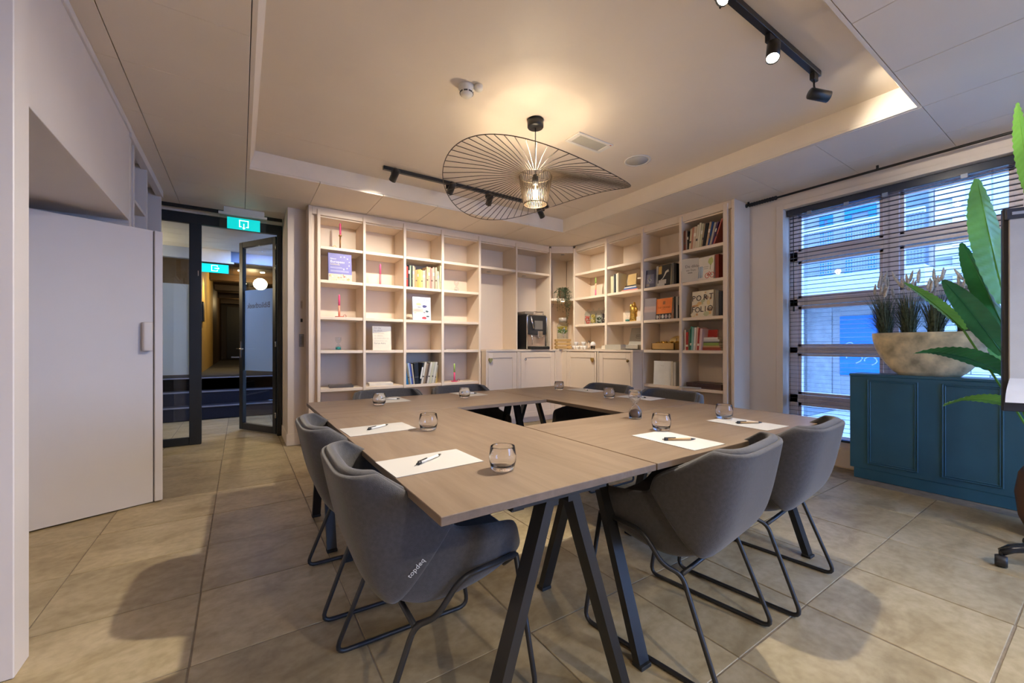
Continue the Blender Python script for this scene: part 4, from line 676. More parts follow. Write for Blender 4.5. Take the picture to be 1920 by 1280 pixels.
# trailing plant
tp = thing('trailing_plant', 'trailing green pot plant hanging over the corner shelf edge', 'plant', (4.25, 4.95, 1.8755)); part('pot', MB().lathe([(.0005, 0), (.05, 0), (.072, .12), (.066, .12), (.045, .01), (.0005, .01)], 20), M('brown_pot', (.16, .10, .05), .6), tp)
fol = MB(); stm = MB()
def leaflet(p, d, L_, w, mb):
    d = Vector(d).normalized(); s = d.cross(Vector((random.uniform(-1, 1), random.uniform(-1, 1), random.uniform(.2, 1)))).normalized(); p = Vector(p); up = s.cross(d) * L_ * .12
    mb.add([p, p + d * L_ * .5 + s * w + up, p + d * L_, p + d * L_ * .5 - s * w + up, p + d * L_ * .45 - up * .4], [(0, 4, 1), (1, 4, 2), (2, 4, 3), (3, 4, 0)])
for _ in range(34):
    a = R(random.uniform(0, 360)) if random.random() < .45 else R(random.uniform(190, 285)); ln = random.uniform(.12, .34); o_ = .075 + .06 * random.random()
    fx, fy = math.cos(a), math.sin(a); down = ln if (math.sin(a - R(235) + PI / 2) > .3) else .02
    q = [Vector((fx * .03, fy * .03, .12)), Vector((fx * o_ * .8, fy * o_ * .8, .165)), Vector((fx * (o_ + .03), fy * (o_ + .03), .12 - down * .35)), Vector((fx * (o_ + .035) + random.uniform(-.02, .02), fy * (o_ + .035), .12 - down))]
    stm.tube(q, .0015, 4)
    for k in range(12): t_ = k / 11 * 3; i_ = min(2, int(t_)); p_ = q[i_].lerp(q[i_ + 1], t_ - i_); leaflet(p_, (random.uniform(-1, 1), random.uniform(-1, 1), random.uniform(-.6, .6)), random.uniform(.018, .032), .006, fol)
q = [Vector((.0, -.03, .12)), Vector((-.06, -.10, .12)), Vector((-.045, -.115, -.06)), Vector((-.01, -.115, -.19)), Vector((.02, -.11, -.32))]
for dx in (0, .02, -.02, .035):
    qq = [v + Vector((dx * (i / 4), dx * .3, dx * i)) for i, v in enumerate(q)]; stm.tube(qq, .0016, 4)
    for k in range(30): t_ = k / 29 * 4; i_ = min(3, int(t_)); leaflet(qq[i_].lerp(qq[i_ + 1], t_ - i_), (random.uniform(-1, 1), random.uniform(-1, 1), random.uniform(-.8, .3)), random.uniform(.02, .034), .0065, fol)
VINE = M('vine_leaf', (.045, .075, .025), .5, var=.4, scale=30)
stuff(part('foliage', fol, VINE, tp)); part('stems', stm, M('vine_stem', (.05, .06, .02), .6), tp)
o = part('pebbles', MB().ball((0, 0, .012), .012, 7).ball((.03, -.02, .014), .014, 7).ball((.05, .0, .01), .010, 7), C((.6, .5, .4), .6), None, (4.33, 4.90, 1.8755)); tag(o, 'small pale ornaments beside the trailing plant pot', 'ornament')
# ------------------------------------------------------------------ tables
def make_table(label, cx, cy, rz, L=1.466, Wd=0.752):
    t = thing('table', label, 'table', (cx, cy, 0), rz, 'four tables pushed together')
    part('table_top', MB().box(-Wd / 2, -L / 2, .718, Wd / 2, L / 2, .74, .0015), OAK, t)
    part('top_rail', MB().box(-.16, -L / 2 + .04, .688, -.12, L / 2 - .04, .7175, .001).box(.12, -L / 2 + .04, .688, .16, L / 2 - .04, .7175, .001), BLACK, t)
    for s in (-1, 1):
        y = s * (L / 2 - .045)
        pbox('cross_plate', (-.17, y - .025, .700, .17, y + .025, .7178), BLACK, t)
        for q in (-1, 1):
            lg = part('leg', MB().tube(fillet([(q * .018, y, .700), (q * .045, y, .70), (q * .072, y, .615), (q * .275, y, .012)], .05, 4), .034, 4, flat=(1, .62)), BLACK, t)
            part('foot_cap', MB().box(q * .277 - .022, y - .026, 0, q * .277 + .022, y + .026, .014, .002), M('black_rubber', (.02, .02, .02), .7), lg)
    return t
make_table('wood-topped table nearest the camera, left side, holding two papers', 0.748, 1.579, 0)
make_table('wood-topped table at the back, nearest the left bookcase', 1.106, 2.692, R(90))
make_table('wood-topped table at the far right, before the right bookcase', 2.2205, 2.336, 0)
make_table('wood-topped table at the near right, holding the hourglass', 1.850, 1.222, R(90), 1.44)

# ------------------------------------------------------------------ chairs
def interp(tab, s):
    for (a, va), (b, vb) in zip(tab, tab[1:]):
        if s <= b:
            t = (s - a) / (b - a); t = t * t * (3 - 2 * t) if False else t
            return tuple(x + (y - x) * t for x, y in zip(va, vb)) if isinstance(va, tuple) else va + (vb - va) * t
    return tab[-1][1]
def smooth(tab, s, d=.045):
    k = [interp(tab, min(1, max(0, s + o * d))) for o in (-1, -.5, 0, .5, 1)]
    return tuple(sum(c) / 5 for c in zip(*k)) if isinstance(k[0], tuple) else sum(k) / 5
PC = [(0, (.250, .490)), (.1, (.215, .480)), (.3, (.09, .452)), (.45, (-.06, .440)), (.55, (-.145, .452)), (.63, (-.195, .505)), (.75, (-.235, .60)), (.88, (-.268, .71)), (1, (-.295, .805))]
WT = [(0, .160), (.12, .222), (.35, .240), (.6, .240), (.8, .232), (.93, .215), (1, .185)]
RZ = [(0, .02), (.12, .095), (.3, .135), (.5, .17), (.6, .165), (.7, .12), (.85, .05), (1, -.012)]
FY = [(0, -.03), (.1, -.01), (.3, .0), (.45, .04), (.6, .15), (.7, .165), (.85, .10), (1, .05)]
TH = [(0, .035), (.15, .045), (.45, .075), (.6, .06), (.8, .042), (1, .030)]
def shell(u, s):
    y, z = smooth(PC, s); w = smooth(WT, s); a = min(1, abs(u)); f = (1 - math.cos(a * PI / 2)) ** 1.75
    x = w * math.sin(a * PI / 2) ** .74 * (1 if u >= 0 else -1)
    return Vector((x, y + smooth(FY, s) * f, z + smooth(RZ, s) * f))
def cen(s, off):
    e = .02; a = smooth(PC, max(0, s - e)); b = smooth(PC, min(1, s + e)); t = Vector((b[0] - a[0], b[1] - a[1])).normalized(); p = smooth(PC, s)
    return p[0] + t.y * -off * -1 * -1, p[1] + t.x * off
def outer(u, s, ex=0.0):
    a = min(1, abs(u)); c, k = math.cos(a * PI / 2), math.sin(a * PI / 2); tt = min(1, max(0, (s - .58) / .34)); f = (1 - c) ** (2.2 - .45 * tt)
    y0, z0 = cen(s, smooth(TH, s) + ex); p = smooth(PC, s); y1, z1 = p[0] + smooth(FY, s), p[1] + smooth(RZ, s)
    x = (smooth(WT, s) + .030 + ex) * k ** (.55 + .27 * tt) * (1 if u >= 0 else -1)
    return Vector((x, y0 * (1 - f) + y1 * f, z0 * (1 - f) + z1 * f))
def sheet(s0, s1, fi, fo, nu, nv):
    w = nu + 1; P = lambda fn: [tuple(fn(-1 + 2 * i / nu, s0 + (s1 - s0) * j / nv)) for j in range(nv + 1) for i in range(w)]
    vs = P(fi) + P(fo); o = w * (nv + 1); fs = []
    for j in range(nv):
        for i in range(nu):
            q = [j * w + i, j * w + i + 1, (j + 1) * w + i + 1, (j + 1) * w + i]; fs.append(q); fs.append([k + o for k in q[::-1]])
    ring = [i for i in range(w)] + [j * w + nu for j in range(1, nv + 1)] + [nv * w + i for i in range(nu - 1, -1, -1)] + [j * w for j in range(nv - 1, 0, -1)]
    for a, b in zip(ring, ring[1:] + ring[:1]): fs.append([a, a + o, b + o, b])
    bm = bmesh.new(); me = MB().add(vs, fs, 0, True).mesh('tmp', FABRIC); bm.from_mesh(me); bmesh.ops.recalc_face_normals(bm, faces=bm.faces); bpy.data.meshes.remove(me); return bm
def bm_part(name, bm, mat, parent):
    me = bpy.data.meshes.new(name); bm.to_mesh(me); bm.free(); me.materials.append(mat)
    me.polygons.foreach_set('use_smooth', [True] * len(me.polygons)); o = put(name, me, parent)
    md = o.modifiers.new('smooth', 'SUBSURF'); md.levels = 1; md.render_levels = 1
    return o
CG = 'charcoal felt tub chairs around the tables'
ch = thing('tub_chair', 'charcoal felt tub chair nearest the camera, at the left table edge', 'chair', (0.545, 1.325, 0), R(-92), CG)
bm_part('seat_shell', sheet(0, 1, shell, outer, 24, 28), FABRIC, ch)
bm_part('back_shell', sheet(.565, .985, lambda u, s: outer(u * .995, s, -.004), lambda u, s: outer(u * .985, s, .016), 24, 14), FABRIC, ch)
CHB = M('chair_black', (.022, .022, .024), .42)
for s in (-1, 1):
    part('sled_leg', MB().tube(fillet([(s * .255, .185, .470), (s * .258, .262, .009), (s * .252, -.270, .009), (s * .235, -.135, .345), (s * .272, -.085, .372), (s * .284, -.015, .468), (s * .255, .185, .470)], .045, 5), .0085, 8), CHB, ch)
part('under_frame', MB().tube([(-.235, -.135, .347), (.235, -.135, .347)], .0085, 8), CHB, ch); part('under_frame', MB().tube([(-.255, .18, .468), (-.21, .17, .425), (.21, .17, .425), (.255, .18, .468)], .0085, 8), CHB, ch)
us, ss = .80, .60
tp_ = outer(us, ss, .0175); dd_ = outer(us - .03, ss, .0175) - outer(us + .03, ss, .0175); de_ = outer(us, ss + .02, .0175) - outer(us, ss - .02, .0175); td = -dd_.normalized(); tz = de_.cross(dd_).normalized()
if tz.x < 0: tz = -tz
tp_ = tp_ + tz * .0008
tg_ = txt(ch, 'topdeq', .020, M('tag_white', (.7, .7, .68), .7), (0, 0, 0), (0, 0, 0), 'care_tag'); tg_.matrix_local = Matrix((( td.x, tz.cross(td).x, tz.x, tp_.x), (td.y, tz.cross(td).y, tz.y, tp_.y), (td.z, tz.cross(td).z, tz.z, tp_.z), (0, 0, 0, 1)))
CHS = [((0.545, 2.045), -91, 'charcoal felt tub chair behind the nearest one, left table edge'), ((1.465, 1.005), 8, 'charcoal felt tub chair at the near right table, closer to the camera'), ((2.135, 1.03), 6, 'charcoal felt tub chair at the near right table, beside the window'),
       ((0.94, 2.90), 180, 'charcoal felt tub chair at the back table, left of the pair'), ((1.55, 2.90), 180, 'charcoal felt tub chair at the back table, right of the pair'),
       ((2.46, 2.52), 90, 'charcoal felt tub chair at the far right table, nearer the corner'), ((2.46, 1.90), 90, 'charcoal felt tub chair at the far right table, nearer the window')]
for (x, y), a, l in CHS: dup(ch, (x, y, 0), R(a), l, CG)
for o in [o for o in COL.objects if o.name.startswith('care_tag.')]: bpy.data.objects.remove(o)

# ------------------------------------------------------------------ things on the table
SHP = MB().box(-.148, -.098, 0, .148, .098, .0012).mesh('sheet', PAPER)
LG = M('faint_print', (.55, .53, .52), .7)
def paper(label, x, y, a):
    o = put('paper_sheet', SHP, None, (x, y, .7405), (0, 0, R(a))); tag(o, label, 'paper', 'paper sheets on the tables')
    part('printed_mark', MB().box(.085, .045, .0012, .12, .050, .0014).box(.095, .035, .0012, .11, .039, .0014).box(-.135, -.07, .0012, -.131, -.03, .0014), LG, o)
def pen(label, x, y, a, kind):
    t = thing('pen', label, 'pen', (x, y, .7420 + .0052), R(a), 'pens on the papers'); rot = Matrix.Rotation(R(90), 4, 'Y')
    bc = M('bamboo_pen', (.55, .36, .18), .5) if kind == 'wood' else C((.70, .68, .64), .3)
    part('barrel', MB().lathe([(.0005, -.045), (.005, -.045), (.005, .048), (.0005, .048)], 10, mat=rot), bc, t); part('tip', MB().lathe([(.005, -.045), (.003, -.058), (.001, -.066)], 10, mat=rot), CHB, t)
    part('clip', MB().lathe([(.0005, .048), (.0052, .048), (.0052, .062), (.002, .063), (.002, .070), (.0005, .070)], 10, mat=rot).box(.015, -.002, .005, .062, .002, .0075), CHB, t)
PP = [(.520, 1.272, 2, 'white sheet nearest the camera on the left table', 35, 'white'), (.530, 1.912, 2, 'second white sheet on the left table, by the far left chair', 35, 'white'),
      (.895, 2.915, -90, 'white sheet at the back table, left of the pair', -15, 'white'), (1.525, 2.925, -90, 'white sheet at the back table, right of the pair', -20, 'white'),
      (2.50, 2.60, -88, 'white sheet at the far right table, nearer the corner', -60, 'white'), (2.48, 2.01, -85, 'white sheet at the far right table, behind the hourglass', -80, 'white'),
      (1.482, 1.018, 88, 'white sheet with wooden pen before the nearer right chair', 55, 'wood'), (2.08, 1.042, 88, 'white sheet with wooden pen before the window-side right chair', 60, 'wood')]
for i, (x, y, a, l, pa, kind) in enumerate(PP):
    paper(l, x, y, a)
    wx = {0: (.525, 1.285), 1: (.535, 1.93), 6: (1.475, 1.0), 7: (2.085, 1.03)}.get(i, (x, y))
    pa2 = {0: 212, 1: 212, 6: 148, 7: 150, 2: 150, 3: 150, 4: 60, 5: 80}[i]
    pen(('wooden pen with black ends' if kind == 'wood' else 'white pen with black clip') + ' on the ' + l.replace('white sheet', 'sheet').replace(', by the far left chair', '').replace(' with wooden pen', ''), wx[0], wx[1], pa2, kind)
gm = MB().lathe([(.0005, 0), (.030, 0), (.036, .006), (.0415, .028), (.042, .045), (.038, .072), (.0372, .0735), (.0364, .072), (.0402, .045), (.0396, .028), (.034, .014), (.012, .011), (.0005, .0115)], 40).mesh('tumbler', GLASS)
for x, y, l in ((.675, 1.068, 'clear tumbler nearest the camera on the left table'), (.715, 1.765, 'second clear tumbler on the left table, beyond the nearest sheet'), (.755, 2.70, 'clear tumbler at the back table, left end'), (1.385, 2.72, 'clear tumbler at the back table, right of the middle'),
                (2.33, 2.76, 'clear tumbler at the far corner of the tables'), (2.265, 2.115, 'clear tumbler at the far right table behind the hourglass'), (1.592, 1.172, 'clear tumbler at the near right table, nearer sheet'), (2.13, 1.18, 'clear tumbler at the near right table, window end')):
    o = put('tumbler', gm, None, (x, y, .7405), (0, 0, random.uniform(0, 6))); tag(o, l, 'glass', 'clear glass tumblers')

# ------------------------------------------------------------------ pendant lamp
PX, PY = 1.895, 2.526
pl = thing('pendant_lamp', 'black wire pendant lamp with wide wavy hat brim over the tables', 'pendant lamp', (PX, PY, HU))
part('canopy', MB().lathe([(.0005, 0), (.062, 0), (.062, -.055), (.058, -.06), (.0005, -.06)][::-1], 28), BLACK, pl); part('cord', MB().tube([(0, 0, -.06), (0, 0, -.425)], .0035, 8), BLACK, pl)
cr_, sr_ = math.cos(R(-33.6)), math.sin(R(-33.6))
WIRE = M('wire_bronze', (.07, .05, .033), .4, .3)
ZT, ZB = 2.432 - HU, 2.215 - HU
NR = 44
part('shade_ring', MB().tube([(.128 * math.cos(2 * PI * k / 36), .128 * math.sin(2 * PI * k / 36), ZT) for k in range(36)], .0035, 6, closed=True), WIRE, pl)
part('shade_ring', MB().tube([(.090 * math.cos(2 * PI * k / 36), .090 * math.sin(2 * PI * k / 36), ZB) for k in range(36)], .0035, 6, closed=True), WIRE, pl)
rm = MB().tube([(.128, 0, ZT), (.090, 0, ZB)], .0042, 4, flat=(1, .45)).mesh('shade_rib', WIRE)
for k in range(NR): put('shade_rib', rm, pl, (0, 0, 0), (0, 0, 2 * PI * k / NR))
def rim(phi):
    x, y = .705 * math.cos(phi), .705 * math.sin(phi); z = 2.355 + .108 * math.sin(2 * phi) - .012 * math.cos(phi) + .02 * math.sin(phi)
    return Vector((x * cr_ - y * sr_, x * sr_ + y * cr_, z - HU))
part('brim_ring', MB().tube([rim(2 * PI * k / 120) for k in range(120)], .0032, 6, closed=True), WIRE, pl)
NS = 66
for k in range(NS):
    ph = 2 * PI * k / NS; b = rim(ph); a = Vector((b.x, b.y, 0)).normalized() * .128 + Vector((0, 0, ZT)); m_ = a.lerp(b, .5) + Vector((0, 0, .012))
    part('brim_rod', MB().tube([a, a.lerp(m_, .5), m_, m_.lerp(b, .5), b], .0026, 4), WIRE, pl)
part('socket', MB().lathe([(.0005, -.50), (.022, -.50), (.022, -.425), (.0005, -.425)], 14), BLACK, pl)
part('socket_stay', MB().tube([(-.128, 0, ZT), (.128, 0, ZT)], .003, 6).tube([(0, -.128, ZT), (0, .128, ZT)], .003, 6), WIRE, pl)
part('bulb', MB().lathe([(.0005, -.615), (.020, -.612), (.031, -.59), (.033, -.565), (.026, -.535), (.018, -.505), (.0005, -.50)], 20), pane_mat('bulb_glass', (1, .95, .85)), pl); part('filament', MB().lathe([(.0005, -.598), (.014, -.594), (.02, -.57), (.014, -.545), (.0005, -.54)], 12), M('lit_bulb', (1, .82, .55), .4, emit=40, var=0), pl)

# ------------------------------------------------------------------ track lights
def track(label, x0, x1, y):
    t = thing('light_track', label, 'light track', (x0, y, HU)); part('rail', MB().box(0, -.018, -.034, x1 - x0, .018, 0, .002), BLACK, t); part('end_cap', MB().box(x1 - x0, -.016, -.032, x1 - x0 + .012, .016, -.002, .001), C((.4, .4, .42), .4), t)
track('black light track on the recess ceiling toward the back bookcase', 1.15, 3.18, 3.98)
track('black light track on the recess ceiling at top right of the photo', 1.30, 3.06, 1.09)
def head(label, lens, aim, y, px):
    d = (Vector(aim) - Vector(lens)).normalized(); c = Vector(lens) - d * .055
    t = thing('track_spotlight', label, 'spotlight', c, 0, 'black track spotlights'); q = d.to_track_quat('Z', 'Y').to_matrix().to_4x4()
    part('can', MB().lathe([(.0005, -.062), (.030, -.062), (.033, -.058), (.033, .058), (.0305, .058), (.0305, .048), (.0005, .046)], 22, mat=q), BLACK, t)
    part('lens', MB().lathe([(.0005, .0475), (.0295, .0475), (.0295, .050), (.0005, .050)], 20, mat=q), LAMP, t)
    part('stem', MB().tube([Vector((px, y, HU - .075)) - c, Vector((px, y, HU - .11)) - c, -d * .02], .0055, 8), BLACK, t); part('adapter', MB().box(px - .03 - c.x, y - .014 - c.y, HU - .078 - c.z, px + .03 - c.x, y + .014 - c.y, HU - .0345 - c.z, .003), BLACK, t)
for k, (p, a) in enumerate(HEADS_A): head(['leftmost black spotlight on the back track', 'second black spotlight on the back track, near the pendant brim', 'third black spotlight on the back track, seen through the pendant brim', 'rightmost black spotlight on the back track, below the pendant shade'][k], p, a, 3.98, p[0] + (.02 if k else .04))
for k, (p, a) in enumerate(HEADS_B): head(['glaring black spotlight cut by the top edge of the photo', 'middle glaring black spotlight on the top right track', 'black spotlight at the end of the top right track, turned to the window'][k], p, a, 1.09, (1.93, 2.43, 3.0)[k])

# ------------------------------------------------------------------ ceiling fittings
sm = thing('smoke_detector', 'white smoke detector with a smaller sensor on the recess ceiling', 'smoke detector', (1.265, 2.455, HU)); DW = C((.74, .70, .62), .4)
part('base', MB().lathe([(.0005, 0), (.054, 0), (.054, -.02), (.046, -.03), (.042, -.055), (.03, -.068), (.0005, -.070)][::-1], 28), DW, sm)
for k in range(8): a = R(45 * k + 10); part('slot', MB().box(.0405, -.012, -.052, .0455, .012, -.044, mat=Matrix.Rotation(a, 4, 'Z')), DARKT, sm)
part('side_sensor', MB().lathe([(.0005, 0), (.03, 0), (.03, -.022), (.022, -.032), (.0005, -.034)][::-1], 20, c=(.062, -.05)), DW, sm)
ef = thing('ceiling_fitting', 'white rectangular recessed emergency light right of the pendant', 'ceiling light', (2.49, 2.55, HU)); FW = C((.76, .72, .66), .4)
part('frame', MB().box(-.20, -.088, -.010, .20, -.060, 0, .003).box(-.20, .060, -.010, .20, .088, 0, .003).box(-.20, -.060, -.010, -.155, .060, 0, .003).box(.155, -.060, -.010, .20, .060, 0, .003), FW, ef)
part('diffuser', MB().box(-.155, -.060, -.004, .155, .060, 0).add([(-.15 + .02 * k, s * .058, -.0065) for k in range(16) for s in (-1, 1)], [(2 * k, 2 * k + 1, 2 * k + 3, 2 * k + 2) for k in range(15)]), C((.46, .44, .38), .3), ef); pbox('indicator', (.165, -.085, -.0115, .18, -.075, -.0095), C((.5, .1, .06), .4), ef, 0)
sp = thing('ceiling_speaker', 'round white ceiling speaker right of the rectangular emergency light', 'speaker', (3.10, 2.545, HU)); part('ring', MB().lathe([(.100, 0), (.118, 0), (.118, -.008), (.100, -.008), (.100, 0)], 36), FW, sp); part('grille', MB().lathe([(.0005, -.0005), (.100, -.0005), (.100, -.005), (.0005, -.006)][::-1], 36), C((.56, .54, .50), .6, bump=.6, bscale=900), sp)
for z, l, c, w, h in ((1.42, 'small dark control knob on the pillar wall beside the left bookcase', (.01, .01, .01), .022, .04), (1.60, 'small pale sensor plate on the pillar wall above the dark knob', (.55, .42, .30), .02, .09), (1.19, 'grey wall switch plate on the pillar wall beside the left bookcase', (.30, .26, .22), .05, .145)):
    t = thing('wall_switch', l, 'switch', (.585, 5.24, z)); pbox('plate', (-w / 2, -.012, -h / 2, w / 2, 0, h / 2), C(c, .4), t, .003); pbox('rocker', (-w / 3, -.018, -h / 3, w / 3, -.012, h / 3), C([x * .8 for x in c], .4), t, .002)

# ------------------------------------------------------------------ teal sideboard, planter
tb_ = thing('sideboard', 'dark teal sideboard with framed panels below the window', 'sideboard', (4.41, 0, 0))
part('body', MB().box(0, -.75, .085, .262, 1.335, .868, .003), TEAL, tb_); part('plinth', MB().box(.004, -.72, 0, .25, 1.308, .085), TEAL, tb_); pbox('top', (-.004, -.755, .868, .266, 1.34, .888), TEAL, tb_, .003)
for a, b in ((.905, 1.216), (.474, .776), (-.02, .33), (-.5, -.16)):
    z0, z1, s = .133, .842, .016
    pm = MB()
    for o_, dd, s_ in ((0, -.007, .008), (.014, -.005, .007)):
        a2, b2, c2, d2_ = a + o_, b - o_, z0 + o_, z1 - o_
        pm.box(dd, a2, c2, .001, a2 + s_, d2_, .002).box(dd, b2 - s_, c2, .001, b2, d2_, .002).box(dd, a2 + s_, c2, .001, b2 - s_, c2 + s_, .002).box(dd, a2 + s_, d2_ - s_, .001, b2 - s_, d2_, .002)
    part('panel_moulding', pm, TEAL, tb_)
STONE = M('planter_stone', (.66, .54, .33), .6, var=.5, scale=9, bump=.3, bscale=25)
pt = thing('planter', 'boat-shaped weathered stone planter on the teal sideboard', 'planter', (4.545, .875, .8885))
def bowl(t, th, inner=False):
    h = .345 * t; a = .175 + .17 * math.sin(t * PI / 2) ** .8; b = .065 + .05 * math.sin(t * PI / 2)
    if inner: a -= .014; b -= .014
    n = 2.6; c, s = math.cos(th), math.sin(th)
    return (b * abs(c) ** (2 / n) * (1 if c >= 0 else -1), a * abs(s) ** (2 / n) * (1 if s >= 0 else -1), h)
mb = MB(); N_ = 40; K_ = 12
vs = [bowl(j / K_, 2 * PI * i / N_) for j in range(K_ + 1) for i in range(N_)] + [bowl(j / 4 * .2 + .8, 2 * PI * i / N_, True) for j in range(4, -1, -1) for i in range(N_)]
rows_ = K_ + 6; fs = [(j * N_ + i, j * N_ + (i + 1) % N_, (j + 1) * N_ + (i + 1) % N_, (j + 1) * N_ + i) for j in range(rows_ - 1) for i in range(N_)]
fs.append(list(range(N_))[::-1]); mb.add(vs, fs, 0, True); part('bowl', mb, STONE, pt)
part('soil', MB().grid(lambda u, v: bowl(.84, 2 * PI * u, True) if v > .5 else (0, 0, .345 * .84), 30, 1), C((.04, .03, .02), .9), pt)
BLADE = M('grass_blade', (.09, .11, .06), .6, var=.6, scale=60); PLUME = M('grass_plume', (.62, .55, .48), .9, var=.3, scale=80)
def grass(label, y, lean, n=430):
    t = thing('ornamental_grass', label, 'grass', (4.545, y, .8885 + .30), 0, 'grass clumps in the planter'); mb = MB()
    for _ in range(n):
        a = random.uniform(0, 6.283); r0 = random.uniform(0, .045); sp = random.uniform(.0, .13) ; hgt = random.uniform(.14, .40); dx, dy = math.cos(a), math.sin(a); w = random.uniform(.002, .0034)
        p = [Vector((dx * (r0 + sp * q * q) * .62, dy * (r0 + sp * q * q) + lean * q * q * random.uniform(.3, 1), hgt * q - .06 * sp * q ** 3)) for q in (0, .35, .7, 1)]
        sd_ = Vector((-dy, dx, 0)) * w
        v_ = []
        for k, q in enumerate(p): f_ = (1, .95, .7, .12)[k]; v_ += [q - sd_ * f_, q + sd_ * f_]
        mb.add(v_, [(2 * k, 2 * k + 1, 2 * k + 3, 2 * k + 2) for k in range(3)])
    stuff(part('blades', mb, BLADE, t))
    for k in range(11):
        a = random.uniform(0, 6.283); r_ = random.uniform(.01, .085); b_ = Vector((math.cos(a) * r_ * .5, math.sin(a) * r_ + lean * .4, random.uniform(.34, .47))); d_ = Vector((random.uniform(-.02, .02), random.uniform(-.03, .03) + math.sin(a) * .02, .095)); s_ = MB()
        s_.tube([Vector((0, 0, .05)), b_ * .6, b_], .0012, 4); s_.tube([b_, b_ + d_ * .2, b_ + d_ * .6, b_ + d_], [.005, .011, .010, .003], 7)
        for q in range(46):
            u_ = random.random(); c_ = b_ + d_ * u_; an = random.uniform(0, 6.28); o_ = Vector((math.cos(an), math.sin(an), .6)) * .014; s2 = Vector((-math.sin(an), math.cos(an), 0)) * .0012; s_.add([c_ - s2, c_ + s2, c_ + o_], [(0, 1, 2)])
        part('plume', s_, PLUME, t)
for k, (y, ln) in enumerate(((1.135, .05), (.985, .02), (.835, -.01), (.675, -.04))): grass('tufted grass with fluffy plumes in the stone planter, %s from the left' % ORD[k], y, ln)

# ------------------------------------------------------------------ big-leaved plant behind the flip chart
LEAF = M('banana_leaf', (.20, .46, .07), .34, var=.25, scale=5, coat=.2); LEAFD = M('banana_leaf_dark', (.06, .24, .07), .28, var=.3, scale=5, coat=.3)
for m_ in (LEAF, LEAFD):
    nt = m_.node_tree; p_ = nt.nodes['Principled BSDF']; o_ = [n for n in nt.nodes if n.type == 'OUTPUT_MATERIAL'][0]; tl = nt.nodes.new('ShaderNodeBsdfTranslucent'); mx_ = nt.nodes.new('ShaderNodeMixShader'); mx_.inputs[0].default_value = .35
    nt.links.new(p_.inputs['Base Color'].links[0].from_socket, tl.inputs[0]); nt.links.new(p_.outputs[0], mx_.inputs[1]); nt.links.new(tl.outputs[0], mx_.inputs[2]); nt.links.new(mx_.outputs[0], o_.inputs[0])
bp_ = thing('big_leaf_plant', 'tall banana-leaved plant standing behind the flip chart', 'plant', (3.95, .22, 0))
part('pot', MB().lathe([(.0005, 0), (.11, 0), (.15, .1), (.165, .24), (.15, .36), (.13, .40), (.115, .40), (.135, .35), (.0005, .34)], 30), M('brown_clay', (.12, .06, .035), .5), bp_)
def leaf(tip, mid, base, w, mat, up=(0, 0, 1), fold=.25, root=None):
    tip, mid, base = Vector(tip), Vector(mid), Vector(base); ctrl = mid * 2 - (tip + base) * .5; o = Vector((3.95, .22, 0))
    def mp(t): return base * (1 - t) ** 2 + ctrl * 2 * t * (1 - t) + tip * t * t
    def tg(t): return ((ctrl - base) * (1 - t) + (tip - ctrl) * t).normalized()
    def fn(u, v):
        d = tg(v); s = d.cross(Vector(up)).normalized(); n = s.cross(d); a = (u - .5) * 2
        wd = w * (max(0, math.sin(PI * min(1, v * .93 + .055)) ) ** .62) * (1 - .25 * v)
        p = mp(v) + s * a * wd + n * (abs(a) * fold * wd + .0028 * math.sin(v * 95 + abs(a) * 7) * min(1, abs(a) * 3)); return tuple(p - o)
    lf = part('leaf', MB().grid(fn, 10, 60), mat, bp_)
    stem = [base - o, (base + (Vector(root) if root else Vector((3.95, .22, .5)))) * .5 + Vector((0, 0, -.06)) - o, (Vector(root) if root else Vector((3.95, .22, .36))) - o]
    part('stalk', MB().tube([mp(t) - o for t in (.96, .7, .4, .15, 0)], [.001, .002, .003, .004, .005], 6).tube(stem, .006, 6), mat, lf)
V_ = lambda: None
cam_up = (-.55, -.83, .1)
leaf((4.126, .56, 2.248), (4.085, .50, 1.84), (3.975, .42, 1.38), .15, LEAF, (.45, .8, .25), .15)
leaf((4.039, .618, 1.817), (4.02, .52, 1.53), (3.91, .40, 1.16), .085, LEAFD, (.55, .75, .3), .35)
leaf((4.112, .515, 1.47), (4.03, .462, 1.18), (3.92, .40, .90), .075, LEAF, (.5, .8, .2), .3)
leaf((3.379, .757, 1.51), (3.50, .655, 1.385), (3.607, .545, 1.221), .085, LEAF, (.3, -.5, .8), .2)
leaf((3.72, .65, 1.542), (3.785, .542, 1.335), (3.82, .414, 1.07), .075, LEAFD, (.45, .25, .85), .3)
leaf((3.296, .692, 1.078), (3.50, .552, 1.068), (3.739, .397, .955), .085, LEAFD, (.2, .25, .95), .25, (3.95, .22, .5))
leaf((3.296, .572, .785), (3.446, .472, .822), (3.66, .33, .775), .075, LEAF, (.25, .3, .93), .2, (3.95, .22, .42))
leaf((3.66, .345, 2.498), (3.68, .325, 2.25), (3.73, .30, 1.95), .06, LEAF, (-.6, .75, .2), .2)
leaf((4.30, .545, 1.80), (4.24, .48, 1.66), (4.12, .40, 1.50), .05, LEAF, (-.6, -.6, .4), .2)
leaf((4.244, .50, 1.37), (4.20, .44, 1.26), (4.10, .36, 1.10), .05, LEAF, (-.5, -.7, .4), .2)

